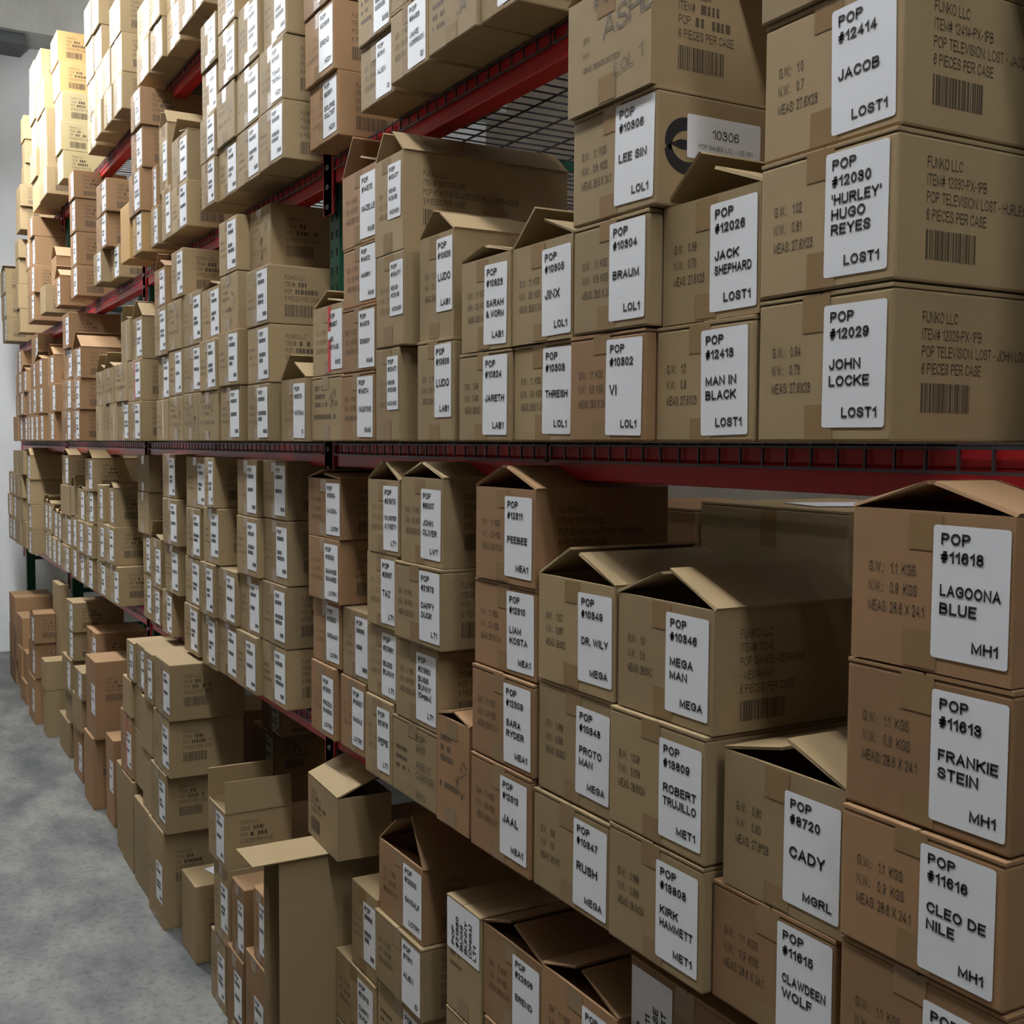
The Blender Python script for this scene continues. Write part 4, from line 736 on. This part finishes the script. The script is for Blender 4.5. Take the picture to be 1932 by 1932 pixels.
def blotches(ink, u0, v0, wd, rng, cap=.009, rows=3, dv=.022, wds=None):
    for r in range(rows):
        x = u0; end = u0 + wd * ((1, 1, 1.25)[r % 3] if wds is None else wds[r])
        while x < end:
            g = rng.uniform(.004, .011); ink.rect(x, min(x + g, end), v0 - r * dv, v0 - r * dv + cap); x += g + rng.uniform(.002, .004)
            if rng.random() < .2: x += .012
def make_carton(rec):
    lv, p, y0, y1, z0, z1, dep, vis, px, opts, label = rec
    rng = random.Random(label); tok = opts.split('|'); head = tok[0].split(' ')
    col = head[0]; last = tok[-1].split(' ')
    flags = (head[1:] if len(tok) == 1 else []) + (last[1:] if len(tok) > 1 else [])
    if len(tok) > 1:
        fl = [w for w in tok[-1].split(' ') if w[:1] == 'f' and ',' in w or w in ('r', 'logo')]
        lastline = ' '.join(w for w in tok[-1].split(' ') if w not in fl)
        lines = [' '.join(head[1:])] + tok[1:-1] + [lastline]; flags = fl
    else: lines = None
    fa = None
    for w_ in flags:
        if w_[:1] == 'f' and ',' in w_: fa = [math.radians(float(q)) for q in w_[1:].split(',')]
    mat = BOARD[col]; w = y1 - y0 - .003; h = z1 - z0 - .0015; hw = w / 2
    bm = bmesh.new(); t = .0045; bev = .0035; mouth = 'mouth' in flags
    big = px > 60
    if mouth:                                      # lies on its side, its mouth towards the aisle
        add_box(bm, 0, dep, -hw, hw, 0, t); add_box(bm, dep - t, dep, -hw, hw, t, h - t); add_box(bm, 0, dep, -hw, hw, h - t, h)
        add_box(bm, 0, dep - t, -hw, -hw + t, t, h - t); add_box(bm, 0, dep - t, hw - t, hw, t, h - t)
    elif fa:
        add_box(bm, 0, dep, -hw, hw, 0, t); add_box(bm, 0, t, -hw, hw, t, h); add_box(bm, dep - t, dep, -hw, hw, t, h)
        add_box(bm, t, dep - t, -hw, -hw + t, t, h); add_box(bm, t, dep - t, hw - t, hw, t, h)
    else:
        th = h - (.007 if big else 0)
        add_box(bm, 0, dep, -hw, hw, 0, th, bev=bev)
    o = link('cardboard_box', bm, mat, None, (p, (y0 + y1) / 2, z0))
    tag(o, label, 'cardboard box', 'cardboard boxes on the ' + ('floor', 'lower shelf', 'middle shelf', 'upper shelf', 'top shelf')[lv])
    if mouth:
        bm = bmesh.new(); add_box(bm, -.075, .19, -hw - .012, hw + .004, h + .0015, h + .005, bev=.001); link('flap', bm, mat, o)
        return o
    if not fa and big:                             # closed lid: two outer flaps meeting under the tape
        for sg in (-1, 1):
            bm = bmesh.new(); g = rng.uniform(.0008, .002)
            add_box(bm, -.0005, dep, min(sg * g, sg * hw), max(sg * g, sg * hw), h - .0065, h - rng.uniform(0, .0015), bev=.0012); link('flap', bm, mat, o)
    if fa:
        for sg, a in zip((1, -1), fa):
            bm = bmesh.new(); L = hw - .002
            add_box(bm, .001, dep - .001, -.002, L, 0, t, jit=.002)
            rm = Matrix.Rotation(a if sg < 0 else a, 4, 'X')
            bmesh.ops.transform(bm, matrix=rm, verts=bm.verts)
            if sg > 0: bmesh.ops.transform(bm, matrix=Matrix.Scale(-1, 4, Y), verts=bm.verts)
            bmesh.ops.translate(bm, vec=(0, sg * (hw - .001) if sg > 0 else -(hw - .001), h), verts=bm.verts)
            bmesh.ops.recalc_face_normals(bm, faces=bm.faces)
            link('flap', bm, mat, o)
        # folded end flap lying inside the mouth
        bm = bmesh.new(); add_box(bm, t, .075, -hw + .008, hw - .008, -.0045, 0)
        bmesh.ops.transform(bm, matrix=Matrix.Translation((.001, 0, h - .003)) @ Matrix.Rotation(math.radians(24), 4, 'Y'), verts=bm.verts)
        link('flap', bm, mat, o)
    FR = (Vector((0, 0, 0)), -Y, Z, -X)            # front: u to the viewer's right, v up
    SD = (Vector((0, -hw, 0)), X, Z, -Y)           # near side: u goes in
    plainbox = 'n' in flags
    # tape running over the edge at top and bottom centre
    if px > 14 and not plainbox and 'T' not in flags:
        for k in range(2):
            tl = rng.uniform(.032, .05); tp = Ink(); c = -rng.uniform(.0, .012)
            if k == 0: tp.rect(c - .024, c + .024, h - tl, h - .003)
            else: tp.rect(c - .024, c + .024, .003, tl)
            tp.out('tape', FR, .0006, M_TAPE, o)
    if 'T' in flags:
        tp = Ink(); c = rng.uniform(0, .02); tp.rect(c, c + .016, .006, h - .006); tp.out('tape', FR, .0007, M_CLEAR, o)['label'] = 'pale strip of tape'
    if 'r' in flags:
        tp = Ink(); c = hw * .02; tp.rect(c, c + .022, h * .62, h - .003); tp.rect(c, c + .022, .006, h * .5)
        tp.out('red_tape', FR, .0011, M_REDT, o)['label'] = 'red tape strip'
    sw, sh = min(.102, w * .46), min(.152, h * .87)
    num = lines[0][1:] if lines else None
    rot = 'rot' in flags or 'rotb' in flags
    has_st = (lines or 's' in flags or ('r' in flags)) and not rot
    if has_st:
        u0 = hw - sw - rng.uniform(.004, .012); v0 = (h - sh) * rng.uniform(.35, .6)
        if num == '12477': sh *= .8; v0 = h - sh - .02
        if num == '10826': v0 = h - sh - .012
        sticker(o, FR, w, h, u0, v0, sw, sh, lines, px, rng, bars=lines is None)
    if 'rotb' in flags: sticker(o, FR, w, h, -hw + .004, h - .115, w - .008, .11, ['POP', '#21980', 'BUGS', 'BUNNY', '(Opera)', 'LT1'], px, rng, rot=True)
    if 'rot' in flags: sticker(o, FR, w, h, -hw + .004, h - .165, .11, .15, ['POP', '#22611', 'ECLIPSE', 'CULTIST'], px, rng, rot=True)
    # weight and size printing on the front
    if px > 9 and not plainbox and 'hand' not in flags:
        pk = Ink()
        if lines and px > 40:
            g, n_, ms = WT.get(num, ('1.1', '0.9', '28.6 X 24.1'))
            kg = '  KGS' if num not in WT else ''
            uL = -hw + .026
            for i, s_ in enumerate(('G.W.:   %s%s' % (g, kg), 'N.W.:   %s%s' % (n_, kg), 'MEAS: ' + ms)):
                pk.text(s_, uL, h * .585 - i * .0235, .0135, sx=.50, bold=.15)
        elif 'writ' in flags:
            blotches(pk, -hw * .75, h * .78, w * .32, rng, .012, 3); blotches(pk, -hw * .8, h * .34, w * .7, rng, .012, 1)
        else: blotches(pk, -hw + .02, h * .58, w * .26, rng)
        if pk.f: pk.out('shipping_print', FR, .0003, M_PRINT if big else M_BLOT, o)
    if 'writ' in flags or 'hand' in flags or 'hand2' in flags or 'hand3' in flags:
        hk = Ink()
        if 'hand' in flags:
            for s_, u_, v_, c_ in (('#10301', -.04, .150, .022), ('ASHE', -.012, .098, .036), ('LoL 1', .020, .035, .022)):
                hk.text(s_, u_, v_, c_, sx=.95, bold=.07, shear=.15, rot=.12)
            pk = Ink()
            for i, s_ in enumerate(('G.W.:', 'N.W.:', 'MEAS: 28.6X24.1X17.5CM')): pk.text(s_, -hw + .045, h * .60 - i * .0235, .0095, sx=.62, bold=.14)
            pk.out('shipping_print', FR, .0003, M_PRINT, o)
        elif 'hand2' in flags: hk.text('JA', .02, h * .30, .024, bold=.09, shear=.2)
        elif 'hand3' in flags:
            for s_, v_ in (('POP', .80), ('5913', .67), ('AGENT', .46), ('CARTER', .32), ('MAC', .08)): hk.text(s_, .012, h * v_, .016, bold=.10, maxw=hw * .8)
        else:
            for k in range(4):
                uu = rng.uniform(.0, hw * .55); vv = rng.uniform(h * .15, h * .75)
                pts = [(uu, vv)]
                for j in range(5): pts.append((pts[-1][0] + rng.uniform(.002, .009), vv + rng.uniform(-.012, .014)))
                hk.stroke(pts, .0022)
        hk.out('handwriting', FR, .0012, M_MARK, o)
    # printing on the near side wall
    if vis and px > 7 and not rot:
        sk = Ink()
        if 'logo' in flags:
            def crescent(cx, cy, ro, ri, off, a0, a1, n=16):
                A = [math.radians(a0 + (a1 - a0) * k / n) for k in range(n + 1)]
                pts = [(cx + ro * math.cos(q), cy + ro * math.sin(q) * .95) for q in A] + [(cx + off[0] + ri * math.cos(q), cy + off[1] + ri * math.sin(q) * .95) for q in A[::-1]]
                for k in range(n): sk.poly([pts[k], pts[k + 1], pts[2 * n - k], pts[2 * n + 1 - k]])
            crescent(.055, h * .545, .040, .031, (.003, -.010), 60, 188); crescent(.055, h * .505, .041, .031, (.002, .009), -60, -172)
            sk.poly([(.024, h * .525), (.044, h * .575), (.085, h * .57), (.085, h * .50), (.046, h * .49)])
            sk.out('printed_logo', SD, .0005, M_INK, o)
            q = Ink(); q.poly(rrect(.056, .200, h * .43, h * .80, .003)); ls = q.out('sticker', SD, .0010, M_STICK, o)
            q = Ink(); q.text('10306', .104, h * .62, .0135, bold=.11); q.text('POP GAMES: LOL - LEE SIN', .078, h * .52, .0068, bold=.11, sx=.8); q.out('lettering', SD, .0015, M_INK, ls)
        elif 'crown' in flags:
            c = .12; b = h * .60
            sk.poly([(c - .026, b), (c + .026, b), (c + .040, b + .034), (c + .018, b + .016), (c, b + .040), (c - .018, b + .016), (c - .040, b + .034)])
            sk.rect(c - .045, c + .040, h * .48, h * .54); sk.rect(c - .045, c - .022, h * .05, h * .48); sk.rect(c - .022, c + .012, h * .26, h * .32)
            sk.poly(rrect(c + .020, c + .042, h * .22, h * .36, .010))
            sk.out('printed_logo', SD, .0005, M_INK, o)
        elif not plainbox or px < 30:
            s0 = SIDE_TXT.get(num); u = .050; cp = .0135; v = h * .76
            ls = ['FUNKO LLC', 'ITEM# ' + (s0[0] if s0 else (num or ''))] + (list(s0[1:]) if s0 else ['POP'])
            for ln in ls:
                sk.text(ln, u, v, cp, sx=.55, bold=.13)
                if ln == 'POP': blotches(sk, u + .032, v, .07, rng, cp, 1)
                if ln == 'ITEM# ': blotches(sk, u + .042, v, .035, rng, cp, 1)
                v -= .0205
            sk.text('%s PIECES PER CASE' % ('3' if num == '12477' else '6'), u, v, cp, sx=.55, bold=.13)
            barcode(sk, u, u + .088, max(.016, v - .046), v - .011, rng)
            sk.out('side_print', SD, .0004, M_PRINT, o)
    return o
for rec in BOXES: make_carton(rec)
# cartons of the rack behind, seen through the gaps
REARS = [(1, 1.72, 0.74, 1.16, .66, 't'), (1, 1.72, 1.18, 1.62, .62, 'b'), (1, 1.70, 1.64, 2.10, .68, 't'), (1, 1.70, 2.12, 2.60, .66, 'b'), (1, 1.72, 5.62, 6.10, .66, 'b'), (1, 1.72, 8.02, 8.60, .66, 'b'), (1, 1.72, 8.62, 9.3, .66, 't'),
         (2, 1.75, 5.60, 6.10, .66, 'b'), (2, 1.75, 6.12, 6.62, .62, 't'), (2, 1.75, 6.64, 7.2, .66, 'b'), (2, 1.75, 4.4, 5.0, .66, 'b'), (2, 1.75, 5.02, 5.5, .62, 't'), (2, 1.75, 3.2, 3.9, .64, 'b')]
RN = ['first', 'second', 'third', 'fourth', 'fifth', 'sixth', 'seventh']
cnt = {1: 0, 2: 0}
for lv, x, ya, yb, h, c in REARS:
    bm = bmesh.new(); add_box(bm, 0, .42, -(yb - ya) / 2, (yb - ya) / 2, 0, h - .008, bev=.004)
    o = link('carton', bm, BOARD[c], None, (x, (ya + yb) / 2, DECK[lv]))
    for sg in (-1, 1):
        bm = bmesh.new(); hw = (yb - ya) / 2; add_box(bm, 0, .42, min(0, sg * hw) + .001, max(0, sg * hw) - .001, h - .0075, h - .002, bev=.001); link('flap', bm, BOARD[c], o)
    tp = Ink(); tp.rect(-.025, .025, h - .09, h - .01); tp.out('tape', (Vector((0, 0, 0)), -Y, Z, -X), .0006, M_TAPE, o)
    tag(o, 'large dark %s carton at the back of the %s shelf, %s from right' % ({'t': 'tan', 'b': 'brown'}[c], SH[lv], RN[cnt[lv]]), 'carton', 'large cartons at the back of the shelves'); cnt[lv] += 1
# thin white slabs painting the strips of light seen behind the shelf
for i, (x, y, z, w_, r) in enumerate(((1.76, 0.98, DECK[1] + .66, .20, .2), (1.78, 1.86, DECK[1] + .68, .15, -.3))):
    bm = bmesh.new(); add_box(bm, 0, .28, -w_ / 2, w_ / 2, 0, .0012)
    o = link('painted_light_strip', bm, M_STICK, None, (x, y, z)); o.rotation_euler.z = r
    tag(o, 'white slab painting a light strip on a dark back carton, ' + ('nearer', 'farther')[i] + ' of the two', 'painted light strip', 'painted light strips on back cartons')
# shipping paper lying on the small floor carton
for rec in BOXES:
    if rec[0] == 0 and abs(rec[2] - F9Y) < .02 and rec[4] == 0:
        bm = bmesh.new(); add_box(bm, 0, .10, -.075, .075, 0, .001)
        o = link('paper_slip', bm, M_STICK, None, (rec[1] + .09, (rec[2] + rec[3]) / 2 - .02, rec[5] + .0005)); o.rotation_euler.z = .25
        q = Ink(); q.rect(-.02, .02, .03, .06); q.out('lettering', (Vector((0, 0, 0)), -Y, X, Z), .0016, M_FAINT, o)
        tag(o, 'white paper slip lying on the small floor carton', 'paper slip')
# the carton standing on the floor carton whose mouth faces the aisle: printing on its long front, lid leaning back
p, ya, yb, z = F7
hw = (yb - ya) / 2; h = .165; d = .15; t_ = .0045
bm = bmesh.new()
add_box(bm, 0, d, -hw, hw, 0, t_); add_box(bm, 0, t_, -hw, hw, t_, h); add_box(bm, d - t_, d, -hw, hw, t_, h); add_box(bm, t_, d - t_, -hw, -hw + t_, t_, h); add_box(bm, t_, d - t_, hw - t_, hw, t_, h)
o = link('cardboard_box', bm, BOARD['t'], None, (p, (ya + yb) / 2, z)); o.rotation_euler.z = math.radians(-3)
tag(o, 'open tan box with printed front standing on the box whose lid juts over the aisle', 'cardboard box', 'cardboard boxes on the floor')
bm = bmesh.new(); add_box(bm, 0, .15, -hw, hw, 0, t_)
bmesh.ops.transform(bm, matrix=Matrix.Translation((0.001, 0, h + .0005)) @ Matrix.Rotation(math.radians(-22), 4, 'Y'), verts=bm.verts); link('flap', bm, BOARD['t'], o)
sk = Ink()
for i, s_ in enumerate(('FUNKO LLC', 'ITEM#', 'POP', '6 PIECES PER CASE')): sk.text(s_, -hw + .03, h * .76 - i * .017, .0115, sx=.6, bold=.13)
blotches(sk, -hw + .07, h * .76 - .017, .05, random.Random(1), .0115, 1); blotches(sk, -hw + .065, h * .76 - .034, .10, random.Random(2), .0115, 1)
barcode(sk, -hw + .03, -hw + .11, .02, .058, random.Random(3)); sk.out('side_print', (Vector((0, 0, 0)), -Y, Z, -X), .0004, M_PRINT, o)
# big brown carton at the far end of the aisle
bm = bmesh.new(); add_box(bm, 0, .45, 0, .6, 0, .385, bev=.004); o = link('carton', bm, BOARD['b'], None, (.36, 9.35, 0))
for k in range(2):
    bm = bmesh.new(); add_box(bm, 0, .45, .001 + .3 * k, .299 + .3 * k, .386, .391, bev=.001); link('flap', bm, BOARD['b'], o)
tag(o, 'low brown carton on the floor at the far end by the white wall', 'carton')
